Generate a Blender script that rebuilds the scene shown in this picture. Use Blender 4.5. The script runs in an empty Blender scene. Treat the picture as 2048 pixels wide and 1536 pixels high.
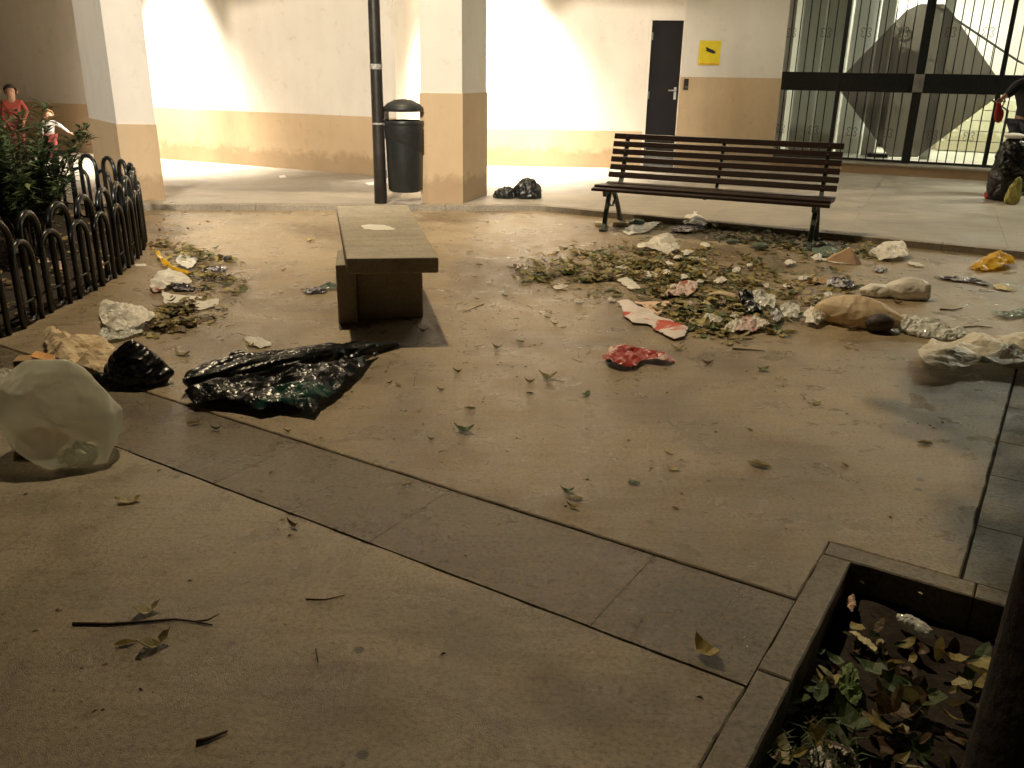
import bpy, bmesh, math, random
from mathutils import Vector, Matrix, noise
from mathutils.geometry import interpolate_bezier
R_ = math.radians
rnd = random.Random(7)
scene = bpy.context.scene
C = scene.collection

# ------------------------------------------------------------------ camera
FPX, PITCH, ROLL, CAMH = 1720.0, R_(20.0), R_(0.96), 1.4
r0 = Vector((1, 0, 0)); u0 = Vector((0, math.sin(PITCH), math.cos(PITCH))); fw = Vector((0, math.cos(PITCH), -math.sin(PITCH)))
CR = math.cos(ROLL)*r0 + math.sin(ROLL)*u0
CU = -math.sin(ROLL)*r0 + math.cos(ROLL)*u0
CP = Vector((0, 0, CAMH))
camd = bpy.data.cameras.new('camera'); cam = bpy.data.objects.new('camera', camd); C.objects.link(cam)
m3 = Matrix((CR, CU, -fw)).transposed().to_4x4(); m3.translation = CP
cam.matrix_world = m3
camd.sensor_width = 36; camd.lens = FPX/2048*36; camd.clip_start = .05; camd.clip_end = 400
scene.camera = cam
def at(x, y, z=0.0):                 # where the line of sight through a pixel meets the level z
    d = fw + CR*((x-1024)/FPX) - CU*((y-768)/FPX)
    t = (z-CAMH)/d.z
    return CP + d*t

# ------------------------------------------------------------------ sky, exposure
world = bpy.data.worlds.new('World'); scene.world = world; world.use_nodes = True
wn = world.node_tree; bg = wn.nodes['Background']
sky = wn.nodes.new('ShaderNodeTexSky'); sky.sky_type = 'NISHITA'; sky.sun_disc = False
sky.sun_elevation = R_(-3.0); sky.sun_rotation = R_(200)
wn.links.new(sky.outputs[0], bg.inputs[0]); bg.inputs[1].default_value = 0.02
vs = scene.view_settings; vs.view_transform = 'Standard'; vs.look = 'None'; vs.gamma = 1; vs.use_curve_mapping = False; vs.exposure = 0
scene.render.engine = 'CYCLES'

# ------------------------------------------------------------------ lamps of the place, plus an added flood and an added fill lamp
POST = Vector((-1.424, 9.235, 0.06))
def light(name, kind, loc, power, col, parent=None, size=.1, aim=None, spot=None, blend=.5):
    l = bpy.data.lights.new(name, kind); l.energy = power; l.color = col
    l.shadow_soft_size = size
    if kind == 'SPOT': l.spot_size = R_(spot); l.spot_blend = blend
    o = bpy.data.objects.new(name, l); C.objects.link(o); o.location = loc
    if aim is not None:
        o.rotation_euler = (Vector(aim)-Vector(loc)).to_track_quat('-Z', 'Y').to_euler()
    if parent: o.parent = parent
    return o
LAMP_POST = POST + Vector((-0.22, -1.55, 8.55))
LAMP_GATE = Vector((7.9, 11.0, 3.1))
WALL_SPOTS = [(-5.05, 12.80, 3.15, 4500, 86, 50), (-.22, 12.75, 3.15, 4600, 94, 40), (3.7, 11.6, 3.15, 1, 80, 72)]  # last entry is an added lamp, there to brighten the door wall
ADDED_FLOOD = Vector((-2.7, -4.6, 7.0))
light('post_light', 'SPOT', LAMP_POST, 2500, (1, .79, .50), size=.14, aim=(.4, 7.0, 0), spot=92, blend=1.0)
light('added_flood_light', 'SPOT', ADDED_FLOOD, 11500, (1, .90, .74), size=.45, aim=(-2.0, 10.2, 1.9), spot=30, blend=.45)  # added unseen spot, cone kept narrow to brighten just the pillar fronts
light('gate_light', 'SPOT', LAMP_GATE, 330, (1.0, .98, .74), size=.12, aim=(3.0, 9.0, 0), spot=150, blend=.8)

# ------------------------------------------------------------------ materials
def nodes(name):
    m = bpy.data.materials.new(name); m.use_nodes = True
    nt = m.node_tree; b = nt.nodes['Principled BSDF']
    return m, nt, b
def N(nt, t, **k):
    n = nt.nodes.new(t)
    for a, v in k.items():
        if a in n.inputs: n.inputs[a].default_value = v
        else: setattr(n, a, v)
    return n
def coords(nt, kind='Object'):
    return N(nt, 'ShaderNodeTexCoord').outputs[kind]
def noisetex(nt, vec, scale, detail=5, rough=.55, dist=0.0):
    n = N(nt, 'ShaderNodeTexNoise'); n.inputs['Scale'].default_value = scale; n.inputs['Detail'].default_value = detail
    n.inputs['Roughness'].default_value = rough; n.inputs['Distortion'].default_value = dist
    nt.links.new(vec, n.inputs['Vector']); return n.outputs['Fac']
def ramp(nt, fac, stops):
    r = N(nt, 'ShaderNodeValToRGB'); el = r.color_ramp.elements
    while len(el) < len(stops): el.new(.5)
    for e, (p, c) in zip(el, stops):
        e.position = p; e.color = (*c, 1) if len(c) == 3 else c
    nt.links.new(fac, r.inputs[0]); return r.outputs[0]
def mixc(nt, f, a, b, mode='MIX'):
    n = N(nt, 'ShaderNodeMix'); n.data_type = 'RGBA'; n.blend_type = mode
    if isinstance(f, (int, float)): n.inputs[0].default_value = f
    else: nt.links.new(f, n.inputs[0])
    for i, v in ((6, a), (7, b)):
        if isinstance(v, tuple): n.inputs[i].default_value = (*v, 1)
        else: nt.links.new(v, n.inputs[i])
    return n.outputs[2]
def bump(nt, b, h, strength, dist=.01):
    n = N(nt, 'ShaderNodeBump'); n.inputs['Strength'].default_value = strength; n.inputs['Distance'].default_value = dist
    nt.links.new(h, n.inputs['Height']); nt.links.new(n.outputs[0], b.inputs['Normal'])
def simple(name, c, rough=.6, metal=0, var=.25, scale=12, bmp=0.0, bscale=60, spec=.5):
    m, nt, b = nodes(name); v = coords(nt)
    f = noisetex(nt, v, scale)
    lo = tuple(x*(1-var) for x in c); hi = tuple(min(1, x*(1+var)) for x in c)
    nt.links.new(ramp(nt, f, [(.3, lo), (.7, hi)]), b.inputs['Base Color'])
    b.inputs['Roughness'].default_value = rough; b.inputs['Metallic'].default_value = metal
    b.inputs['Specular IOR Level'].default_value = spec
    if bmp: bump(nt, b, noisetex(nt, v, bscale), bmp)
    return m
def concrete(name, a, bcol, dark, seed=0, worn=.0, speck=.5, r1=.38, r2=.7):
    m, nt, b = nodes(name); v0 = coords(nt)
    mp = N(nt, 'ShaderNodeMapping'); nt.links.new(v0, mp.inputs[0]); mp.inputs['Location'].default_value = (seed*3.1, seed*1.7, 0)
    v = mp.outputs[0]
    big = noisetex(nt, v, .9, 6, .6, .6); mid = noisetex(nt, v, 4.5, 6, .65, .3); fine = noisetex(nt, v, 70, 4, .7)
    grit = noisetex(nt, v, 320, 2, .6)
    c = ramp(nt, big, [(.33, a), (.52, bcol), (.7, tuple(x*1.18 for x in bcol))])
    c = mixc(nt, .55, c, ramp(nt, mid, [(.28, (.48, .46, .43)), (.5, (.9, .9, .9)), (.72, (1.1, 1.08, 1.05))]), 'MULTIPLY')
    c = mixc(nt, speck, c, ramp(nt, fine, [(.36, (.42, .40, .37)), (.5, (1, 1, 1)), (.66, (1.35, 1.32, 1.3))]), 'MULTIPLY')
    # round drip spots and streaks
    vo = N(nt, 'ShaderNodeTexVoronoi'); vo.voronoi_dimensions = '2D'; vo.inputs['Scale'].default_value = 3.2; vo.inputs['Randomness'].default_value = 1; nt.links.new(v, vo.inputs['Vector'])
    spot = ramp(nt, vo.outputs['Distance'], [(.035, (0, 0, 0)), (.055, (1, 1, 1))])
    rr = ramp(nt, noisetex(nt, v, 1.7, 3), [(.5, (1, 1, 1)), (.6, (0, 0, 0))])
    spot2 = mixc(nt, rr, spot, (1, 1, 1))
    c = mixc(nt, .8, c, mixc(nt, spot2, dark, c))
    sm = N(nt, 'ShaderNodeMapping'); nt.links.new(v, sm.inputs[0]); sm.inputs['Rotation'].default_value = (0, 0, .55); sm.inputs['Scale'].default_value = (1.2, 14, 1)
    st = noisetex(nt, sm.outputs[0], 1.6, 5, .6)
    c = mixc(nt, .35, c, ramp(nt, st, [(.38, (.6, .58, .55)), (.5, (1, 1, 1))]), 'MULTIPLY')
    nt.links.new(c, b.inputs['Base Color'])
    rf = ramp(nt, mid, [(.35, (r1,)*3), (.65, (r2,)*3)])
    nt.links.new(rf, b.inputs['Roughness'])
    ad = N(nt, 'ShaderNodeMath'); ad.operation = 'ADD'; nt.links.new(fine, ad.inputs[0]); nt.links.new(grit, ad.inputs[1])
    bump(nt, b, ad.outputs[0], .55, .006)
    return m
M = {}
M['slab'] = concrete('plaza concrete', (.185, .135, .08), (.365, .285, .18), (.06, .05, .04), 0, speck=.65, r1=.20, r2=.55)
M['slab2'] = concrete('foreground concrete', (.185, .145, .09), (.39, .32, .215), (.05, .045, .04), 4, speck=.65, r1=.20, r2=.50)
M['strip'] = concrete('exposed aggregate strip', (.125, .097, .058), (.185, .145, .088), (.04, .03, .03), 2, speck=.95, r1=.22, r2=.40)
M['kerb'] = concrete('kerb stone', (.22, .19, .145), (.30, .26, .2), (.05, .04, .04), 3, speck=.6)
M['porch'] = concrete('porch paving', (.33, .295, .245), (.41, .37, .31), (.2, .18, .15), 5, speck=.15)
M['benchstone'] = concrete('bench concrete', (.40, .35, .27), (.46, .41, .32), (.2, .18, .15), 6, speck=.4, r1=.6, r2=.8)
M['earth'] = simple('earth', (.035, .025, .018), .95, var=.5, scale=30, bmp=.8, bscale=45)
M['joint'] = simple('joint dirt', (.035, .028, .022), .95, var=.5, scale=40)
def plaster(name, c, d):
    m, nt, b = nodes(name); v = coords(nt)
    mp = N(nt, 'ShaderNodeMapping'); nt.links.new(v, mp.inputs[0]); mp.inputs['Scale'].default_value = (2.2, 2.2, .35)
    f = noisetex(nt, mp.outputs[0], 1.6, 6, .6); g = noisetex(nt, v, 3, 5, .6)
    col = mixc(nt, .5, ramp(nt, f, [(.3, d), (.6, c)]), ramp(nt, g, [(.3, d), (.62, c)]))
    st = noisetex(nt, v, 7, 6, .7, .5); col = mixc(nt, .45, col, ramp(nt, st, [(.30, (.74, .70, .64)), (.42, (1, 1, 1))]), 'MULTIPLY')
    sp_ = N(nt, 'ShaderNodeSeparateXYZ'); nt.links.new(v, sp_.inputs[0]); dn_ = noisetex(nt, v, 5, 6, .7, .8)
    mr = N(nt, 'ShaderNodeMath'); mr.operation = 'MULTIPLY_ADD'; nt.links.new(dn_, mr.inputs[0]); mr.inputs[1].default_value = -.5; nt.links.new(sp_.outputs[2], mr.inputs[2])
    col = mixc(nt, .6, col, ramp(nt, mr.outputs[0], [(.0, (.55, .50, .44)), (.10, (1, 1, 1))]), 'MULTIPLY')
    nt.links.new(col, b.inputs['Base Color']); b.inputs['Roughness'].default_value = .75
    bump(nt, b, noisetex(nt, v, 90, 3), .25, .004); return m
M['plaster'] = plaster('off white plaster', (.74, .69, .61), (.66, .61, .54))
M['ochre'] = plaster('ochre wainscot', (.57, .42, .26), (.48, .35, .21))
M['metal'] = simple('black painted iron', (.012, .013, .013), .28, var=.4, scale=30)
M['post'] = simple('dark post paint', (.03, .026, .022), .4, var=.4, scale=9, bmp=.2)
M['tape'] = simple('pale tape remnant', (.35, .33, .30), .6, var=.6, scale=40)
M['bin'] = simple('dark bin plastic', (.016, .02, .021), .38, var=.3, scale=9)
M['binlid'] = simple('worn bin lid', (.016, .018, .018), .5, var=.4, scale=20)
M['wood'] = None
m, nt, b = nodes('dark varnished wood'); v = coords(nt)
mp = N(nt, 'ShaderNodeMapping'); nt.links.new(v, mp.inputs[0]); mp.inputs['Scale'].default_value = (2, 26, 26)
nt.links.new(ramp(nt, noisetex(nt, mp.outputs[0], 2.5, 6, .6), [(.3, (.012, .006, .005)), (.7, (.034, .015, .011))]), b.inputs['Base Color'])
b.inputs['Roughness'].default_value = .38; bump(nt, b, noisetex(nt, mp.outputs[0], 4, 4), .3, .004); M['wood'] = m
M['iron'] = simple('green grey cast iron', (.045, .062, .058), .45, var=.4, scale=30, bmp=.3)
M['doorpaint'] = simple('charcoal door paint', (.013, .012, .013), .8, var=.2, scale=4, spec=.2)
M['steel'] = simple('dull steel', (.5, .49, .46), .35, 1, var=.15)
M['yellow'] = simple('yellow sign', (.75, .58, .02), .45, var=.08)
M['ink'] = simple('black print', (.02, .015, .01), .5)
M['orange'] = simple('orange print', (.7, .28, .03), .5)
M['bark'] = simple('dark bark', (.022, .016, .012), .95, var=.5, scale=20, bmp=1.0, bscale=25)
M['twig'] = simple('dry twig', (.07, .045, .03), .85, var=.4, scale=30)

def plastic(name, c, rough=.22, var=.3, sheer=0.0, trans=0.0, c2=None, scale=6, wr=.5, thr=.5, fine=1.0):
    m, nt, b = nodes(name); v = coords(nt)
    f = noisetex(nt, v, scale, 4, .5, .4)
    lo = tuple(x*(1-var) for x in c); hi = tuple(min(1, x*(1+var)) for x in c)
    if c2:
        cc = ramp(nt, f, [(thr-.03, lo), (thr+.03, c2)])
    else: cc = ramp(nt, f, [(.3, lo), (.7, hi)])
    nt.links.new(cc, b.inputs['Base Color']); b.inputs['Roughness'].default_value = rough
    def ridge(sc, dist):
        a_ = N(nt, 'ShaderNodeMath'); a_.operation = 'SUBTRACT'; nt.links.new(noisetex(nt, v, sc, 2, .5, dist), a_.inputs[0]); a_.inputs[1].default_value = .5
        b2 = N(nt, 'ShaderNodeMath'); b2.operation = 'ABSOLUTE'; nt.links.new(a_.outputs[0], b2.inputs[0])
        c3 = N(nt, 'ShaderNodeMath'); c3.operation = 'POWER'; nt.links.new(b2.outputs[0], c3.inputs[0]); c3.inputs[1].default_value = .6; return c3.outputs[0]
    ad = N(nt, 'ShaderNodeMath'); ad.operation = 'ADD'; nt.links.new(ridge(9*fine, .8), ad.inputs[0]); nt.links.new(ridge(24*fine, .6), ad.inputs[1])
    bump(nt, b, ad.outputs[0], wr, .012)
    out = nt.nodes['Material Output']; last = b.outputs[0]
    if trans:
        t = N(nt, 'ShaderNodeBsdfTranslucent'); nt.links.new(cc, t.inputs[0])
        mx = N(nt, 'ShaderNodeMixShader'); mx.inputs[0].default_value = trans
        nt.links.new(last, mx.inputs[1]); nt.links.new(t.outputs[0], mx.inputs[2]); last = mx.outputs[0]
    if sheer:
        t = N(nt, 'ShaderNodeBsdfTransparent'); mx = N(nt, 'ShaderNodeMixShader')
        lw = N(nt, 'ShaderNodeLayerWeight'); lw.inputs['Blend'].default_value = .35; mr = N(nt, 'ShaderNodeMapRange'); nt.links.new(lw.outputs['Facing'], mr.inputs[0])
        mr.inputs['To Min'].default_value = sheer; mr.inputs['To Max'].default_value = sheer*.15; nt.links.new(mr.outputs[0], mx.inputs[0])
        nt.links.new(last, mx.inputs[1]); nt.links.new(t.outputs[0], mx.inputs[2]); last = mx.outputs[0]
    nt.links.new(last, out.inputs[0]); return m
M['blackbag'] = plastic('black bin bag', (.008, .009, .009), .30, wr=.3, fine=.45)
M['greenbag'] = plastic('black and green bin bag', (.007, .008, .008), .30, c2=(.008, .06, .045), scale=2.6, wr=.4, thr=.60, fine=.4)
M['whitebag'] = plastic('white carrier bag', (.86, .83, .74), .38, var=.03, trans=.12, sheer=.02, wr=.3)
M['palebag'] = plastic('pale translucent bag', (.92, .93, .80), .26, var=.04, trans=.30, sheer=.46, wr=.45, fine=.35)
M['clearbag'] = plastic('clear film', (.88, .90, .84), .15, var=.04, trans=.15, sheer=.10, wr=.5)
M['dirtybag'] = plastic('stained translucent bag', (.90, .84, .68), .42, c2=(.50, .30, .12), scale=5, trans=.22, sheer=.05, wr=.5, thr=.66, var=.05)
M['tanbag'] = plastic('tan sack', (.76, .61, .40), .5, var=.15, scale=9, trans=.25, wr=.3)
M['kraft'] = plastic('crumpled kraft paper', (.72, .57, .37), .8, var=.15, scale=12, wr=.35)
M['card'] = plastic('cardboard', (.40, .26, .13), .85, var=.15, wr=.1)
M['paper'] = plastic('white paper', (.88, .85, .78), .75, var=.04, trans=.1, wr=.2)
M['cream'] = plastic('cream paper', (.72, .64, .38), .75, var=.1, wr=.2)
M['peach'] = plastic('peach paper', (.78, .55, .40), .75, var=.05, wr=.1)
M['pinkpaper'] = plastic('pink grey printed paper', (.74, .58, .53), .6, var=.08, c2=(.50, .14, .10), scale=9, wr=.3, thr=.62)
M['redprint'] = plastic('red printed sheet', (.52, .035, .015), .32, c2=(.80, .66, .58), scale=7, wr=.3, thr=.60)
M['poster'] = plastic('white sheet with red print', (.84, .74, .69), .5, var=.08, c2=(.55, .07, .03), scale=4.2, wr=.3, thr=.57)
M['yellowfilm'] = plastic('yellow film', (.85, .52, .03), .15, var=.15, trans=.3, wr=.5)
M['silver'] = plastic('silver wrapper', (.72, .70, .76), .15, c2=(.06, .05, .07), scale=17, wr=.7); 
M['greenclear'] = plastic('greenish clear plastic', (.20, .27, .22), .1, var=.4, sheer=.3, wr=.7)
M['foam'] = plastic('cream foam', (.80, .74, .58), .7, var=.05, wr=.05)
M['dark'] = plastic('dark plastic', (.03, .028, .03), .3, var=.3, wr=.3)
M['lump'] = plastic('dark brown paper', (.07, .055, .05), .6, var=.2, wr=.4)
M['redbag'] = plastic('red bag', (.42, .03, .02), .25, var=.2, wr=.6)
M['limebag'] = plastic('yellow green bag', (.45, .42, .12), .4, var=.3, trans=.2, wr=.6)

def leafmat(name, c, d):
    m, nt, b = nodes(name); v = coords(nt)
    oi = N(nt, 'ShaderNodeObjectInfo')
    col = ramp(nt, noisetex(nt, v, 22, 4, .6), [(.35, d), (.65, c)])
    nt.links.new(col, b.inputs['Base Color']); b.inputs['Roughness'].default_value = .55
    t = N(nt, 'ShaderNodeBsdfTranslucent'); nt.links.new(col, t.inputs[0]); mx = N(nt, 'ShaderNodeMixShader'); mx.inputs[0].default_value = .2
    nt.links.new(b.outputs[0], mx.inputs[1]); nt.links.new(t.outputs[0], mx.inputs[2]); nt.links.new(mx.outputs[0], nt.nodes['Material Output'].inputs[0])
    return m
LEAF = [leafmat('olive leaf', (.37, .32, .12), (.18, .155, .06)), leafmat('yellow leaf', (.55, .45, .16), (.34, .26, .09)),
        leafmat('brown leaf', (.23, .15, .075), (.10, .065, .035)), leafmat('green leaf', (.13, .19, .07), (.06, .09, .035)),
        leafmat('pale leaf', (.52, .47, .26), (.34, .28, .13))]
M['oleander'] = leafmat('oleander leaf', (.06, .095, .035), (.03, .055, .02))
M['oleander2'] = leafmat('oleander light leaf', (.20, .23, .09), (.11, .14, .05))

# ------------------------------------------------------------------ helpers
def tag(o, label=None, cat=None, group=None, kind=None):
    if label: o['label'] = label
    if cat: o['category'] = cat
    if group: o['group'] = group
    if kind: o['kind'] = kind
    return o
def empty(name, loc=(0, 0, 0), rz=0.0):
    o = bpy.data.objects.new(name, None); C.objects.link(o); o.location = loc; o.rotation_euler = (0, 0, rz); o.empty_display_size = .1
    return o
def mesh(name, vs_, fs, mats, parent=None, mi=None, smooth=False, loc=None, rz=0.0):
    me = bpy.data.meshes.new(name); me.from_pydata([tuple(v) for v in vs_], [], fs)
    for m_ in (mats if isinstance(mats, (list, tuple)) else [mats]): me.materials.append(m_)
    if mi is not None: me.polygons.foreach_set('material_index', mi)
    if smooth: me.polygons.foreach_set('use_smooth', [True]*len(fs))
    me.validate(); me.update()
    o = bpy.data.objects.new(name, me); C.objects.link(o)
    if parent: o.parent = parent
    if loc is not None: o.location = loc
    o.rotation_euler = (0, 0, rz)
    return o
class MB:
    def __init__(s): s.v = []; s.f = []; s.mi = []
    def add(s, v, f, mi=0):
        n = len(s.v); s.v += [tuple(p) for p in v]; s.f += [tuple(i+n for i in q) for q in f]; s.mi += [mi]*len(f)
    def box(s, c, d, rot=None, mi=0):
        x, y, z = (k/2 for k in d); P = [Vector((a*x, b*y, e*z)) for a in (-1, 1) for b in (-1, 1) for e in (-1, 1)]
        if rot is not None: P = [rot @ p for p in P]
        s.add([p+Vector(c) for p in P], [(0, 1, 3, 2), (4, 6, 7, 5), (0, 4, 5, 1), (2, 3, 7, 6), (0, 2, 6, 4), (1, 5, 7, 3)], mi)
    def tube(s, pts, r, n=8, mi=0, cap=True, flat=1.0):
        pts = [Vector(p) for p in pts]; k = len(pts); rs = r if isinstance(r, (list, tuple)) else [r]*k
        vs_ = []; prev = None
        for i, p in enumerate(pts):
            t = (pts[min(i+1, k-1)]-pts[max(i-1, 0)]).normalized()
            if prev is None: a = t.orthogonal().normalized()
            else: a = (prev - t*prev.dot(t)).normalized()
            prev = a; b_ = t.cross(a)
            for j in range(n):
                th = 2*math.pi*j/n; vs_.append(p+(a*math.cos(th)+b_*math.sin(th)*flat)*rs[i])
        fs = [(i*n+j, i*n+(j+1) % n, (i+1)*n+(j+1) % n, (i+1)*n+j) for i in range(k-1) for j in range(n)]
        if cap: fs += [tuple(reversed(range(n))), tuple((k-1)*n+j for j in range(n))]
        s.add(vs_, fs, mi)
    def prism(s, poly, z0, z1, mi=0):
        n = len(poly); a = sum(poly[i][0]*poly[(i+1) % n][1]-poly[(i+1) % n][0]*poly[i][1] for i in range(n))
        if a < 0: poly = poly[::-1]
        s.add([(p[0], p[1], z0) for p in poly]+[(p[0], p[1], z1) for p in poly],
              [tuple(reversed(range(n))), tuple(range(n, 2*n))]+[(i, (i+1) % n, n+(i+1) % n, n+i) for i in range(n)], mi)
    def lathe(s, prof, n=24, c=(0, 0, 0), mi=0, sx=1, sy=1):
        k = len(prof); vs_ = [(c[0]+r*math.cos(2*math.pi*j/n)*sx, c[1]+r*math.sin(2*math.pi*j/n)*sy, c[2]+z) for r, z in prof for j in range(n)]
        fs = [(i*n+j, i*n+(j+1) % n, (i+1)*n+(j+1) % n, (i+1)*n+j) for i in range(k-1) for j in range(n)]
        s.add(vs_, fs, mi)
    def build(s, name, mats, parent=None, smooth=False, loc=None, rz=0.0, bevel=0):
        o = mesh(name, s.v, s.f, mats, parent, s.mi, smooth, loc, rz)
        if bevel:
            b_ = o.modifiers.new('bevel', 'BEVEL'); b_.width = bevel; b_.segments = 2; b_.limit_method = 'ANGLE'
        return o
def dvec(deg): return Vector((math.cos(R_(deg)), math.sin(R_(deg)), 0))
def V2(p): return Vector((p[0], p[1]))

# ------------------------------------------------------------------ ground
gm = MB(); gm.add([(-60, -40, -.2), (60, -40, -.2), (60, 60, -.2), (-60, 60, -.2)], [(0, 1, 2, 3)])
ground = gm.build('ground', M['joint']); tag(ground, kind='structure')
GU, GV = dvec(-32.2), dvec(57.8)
def uv(u, v, z=0): return GU*u+GV*v+Vector((0, 0, z))
def rough_poly(pts, step=.035, amp=.004, seed=0, closed=True):
    out = []; n = len(pts)
    for i in range(n):
        a = Vector(pts[i][:2]); b_ = Vector(pts[(i+1) % n][:2]); L = (b_-a).length; k = max(1, min(200, int(L/step)))
        nn = Vector((-(b_-a).y, (b_-a).x)).normalized() if L else Vector((0, 0))
        for j in range(k):
            p = a+(b_-a)*(j/k)
            q = Vector((p.x*9, p.y*9, seed)); e = noise.noise(q)*amp+noise.noise(q*4)*amp*.8
            chip = max(0, noise.noise(Vector((p.x*3.1, p.y*3.1, seed+9)))-.32)*amp*3.5
            w = 0 if j == 0 else 1
            out.append(p+nn*(e+chip)*w)
    return out
def paving(name, pts, mat, parent, z=0.0, th=.055, amp=.004, seed=0, label=None, step=.035, bv=.005):
    poly = rough_poly(pts, amp=amp, seed=seed, step=step)
    a = sum(poly[i].x*poly[(i+1) % len(poly)].y-poly[(i+1) % len(poly)].x*poly[i].y for i in range(len(poly)))
    if a < 0: poly.reverse()
    n = len(poly); c = sum((V2(p) for p in poly), Vector((0, 0)))/n
    inner = []
    for i in range(n):
        t = (poly[(i+1) % n]-poly[i-1]); nn = Vector((-t.y, t.x)).normalized(); inner.append(poly[i]+nn*bv)
    v = [(p.x, p.y, z-th) for p in poly]+[(p.x, p.y, z-bv*.8) for p in poly]+[(p.x, p.y, z) for p in inner]
    f = [(i, (i+1) % n, n+(i+1) % n, n+i) for i in range(n)]+[(n+i, n+(i+1) % n, 2*n+(i+1) % n, 2*n+i) for i in range(n)]+[tuple(range(2*n, 3*n))]
    o = mesh(name, v, f, mat, parent)
    if label: o['label'] = label
    return o
def UVp(l): return [uv(a, b_) for a, b_ in l]
J = .0045
paving('concrete_slab', UVp([(-11.5, 2.21+J), (-.42-J, 2.21+J), (-.42-J, 2.59+J), (-.04-J, 2.59+J), (-.04-J, 11.2), (-11.5, 11.2)]), M['slab'], ground, 0, seed=1, amp=.0045)
paving('concrete_slab', UVp([(-11.5, -3), (-.42-J, -3), (-.42-J, 1.77-J), (-11.5, 1.77-J)]), M['slab2'], ground, 0, seed=2, amp=.0045)
paving('concrete_slab', UVp([(.36+J, 2.7), (6, 2.7), (6, 9.5), (.36+J, 9.5)]), M['slab'], ground, 0, seed=3)
u_ = -5.6; k = 0
while u_ < -.45:
    w_ = .36+.08*math.sin(k*2.3); e = min(u_+w_, -.42-J)
    paving('paving_stone', UVp([(u_, 1.77+J), (e, 1.77+J), (e, 2.21-J), (u_, 2.21-J)]), M['strip'], ground, -.003-.0006*(k % 2), seed=5+k, amp=.0004, bv=.0006)
    u_ = e+.0005; k += 1
    if u_ > -.5: break
v_ = 2.60
while v_ < 8.5:
    e = v_+.42+.05*math.sin(v_*7)
    paving('paving_stone', UVp([(-.04+J, v_+.002), (.36-J, v_+.002), (.36-J, e), (-.04+J, e)]), M['kerb'], ground, -.004, seed=int(v_*40), amp=.0006, bv=.001)
    v_ = e+.002
mb = MB()
for (ua, ub, va, vb) in ((-11.4, -.42, 1.745, 1.795), (-11.4, -.42, 2.185, 2.235), (-.065, -.015, 2.57, 11), (-.445, -.405, -3, 1.74), (-.445, -.405, 2.24, 2.61), (-.40, -.07, 2.575, 2.61), (.335, .385, 2.6, 9)):
    mb.add([uv(ua, va, -.011), uv(ub, va, -.011), uv(ub, vb, -.011), uv(ua, vb, -.011)], [(0, 1, 2, 3)])
mb.build('joint_filling', M['joint'], ground)
# tree pit edging
for i, q in enumerate([[(-.42, 1.3), (-.335, 1.3), (-.335, 1.84), (-.42, 1.84)], [(-.42, 1.845), (-.335, 1.845), (-.335, 2.5), (-.42, 2.5)],
          [(-.42, 2.503), (.0, 2.503), (.0, 2.588), (-.42, 2.588)], [(.004, 2.503), (.42, 2.503), (.42, 2.588), (.004, 2.588)], [(.424, 2.503), (.86, 2.503), (.86, 2.588), (.424, 2.588)],
          [(.775, 1.2), (.86, 1.2), (.86, 2.5), (.775, 2.5)], [(-.42, 1.2), (.77, 1.2), (.77, 1.295), (-.42, 1.295)]]):
    paving('edging_stone', UVp(q), M['kerb'], ground, .004, th=.14, seed=60+i, amp=.0025)
paving('paving_stone', UVp([(.87, 1.2), (3.5, 1.2), (3.5, 2.69), (.87, 2.69)]), M['kerb'], ground, 0, seed=71)
paving('concrete_slab', UVp([(-.43, -3), (3.5, -3), (3.5, 1.19), (-.43, 1.19)]), M['slab2'], ground, 0, seed=72)
# pit soil
n_ = 36; vs_ = []; fs = []
for i in range(n_+1):
    for j in range(n_+1):
        p = uv(-.34+1.12*i/n_, 1.29+1.22*j/n_); h = -.095+.03*noise.noise(p*6)+.012*noise.noise(p*25)
        edge = min(i, j, n_-i, n_-j)/n_; h -= .012*(edge < .05)
        vs_.append((p.x, p.y, h))
for i in range(n_):
    for j in range(n_): a = i*(n_+1)+j; fs.append((a, a+n_+1, a+n_+2, a+1))
pit = mesh('pit_soil', vs_, fs, M['earth'], smooth=True); tag(pit, kind='structure')

# ------------------------------------------------------------------ raised porch floor
PZ = .06
KC = Vector((.24, 9.26, 0)); dL = dvec(5.4); dR = dvec(-28.6); nL = dvec(95.4); nR = dvec(61.4)
porch = empty('porch_floor', (0, 0, 0)); tag(porch, kind='structure')
def clip(poly, p0, n0):
    out = []
    for i in range(len(poly)):
        a, b_ = poly[i], poly[(i+1) % len(poly)]; da = (a-p0).dot(n0); db = (b_-p0).dot(n0)
        if da >= 0: out.append(a)
        if (da >= 0) != (db >= 0): out.append(a+(b_-a)*(da/(da-db)))
    return out
kw = .11
for side, d_, n0 in (('l', dL, nL), ('r', dR, nR)):
    L = 8.0 if side == 'l' else 11.0; s_ = 0.0; k = 0
    while s_ < L:
        e = min(s_+.98, L)
        sg = -1 if side == 'l' else 1
        a = KC+d_*sg*(s_+.002); b_ = KC+d_*sg*(e-.002)
        paving('kerb_stone', [a, b_, b_+n0*kw, a+n0*kw], M['porch'] if 0 else M['kerb'], porch, PZ, th=.11, seed=90+k, amp=.0025, step=.1)
        s_ = e; k += 1
PU, PV = dvec(-25.3), dvec(64.7)
i0 = -9
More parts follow.
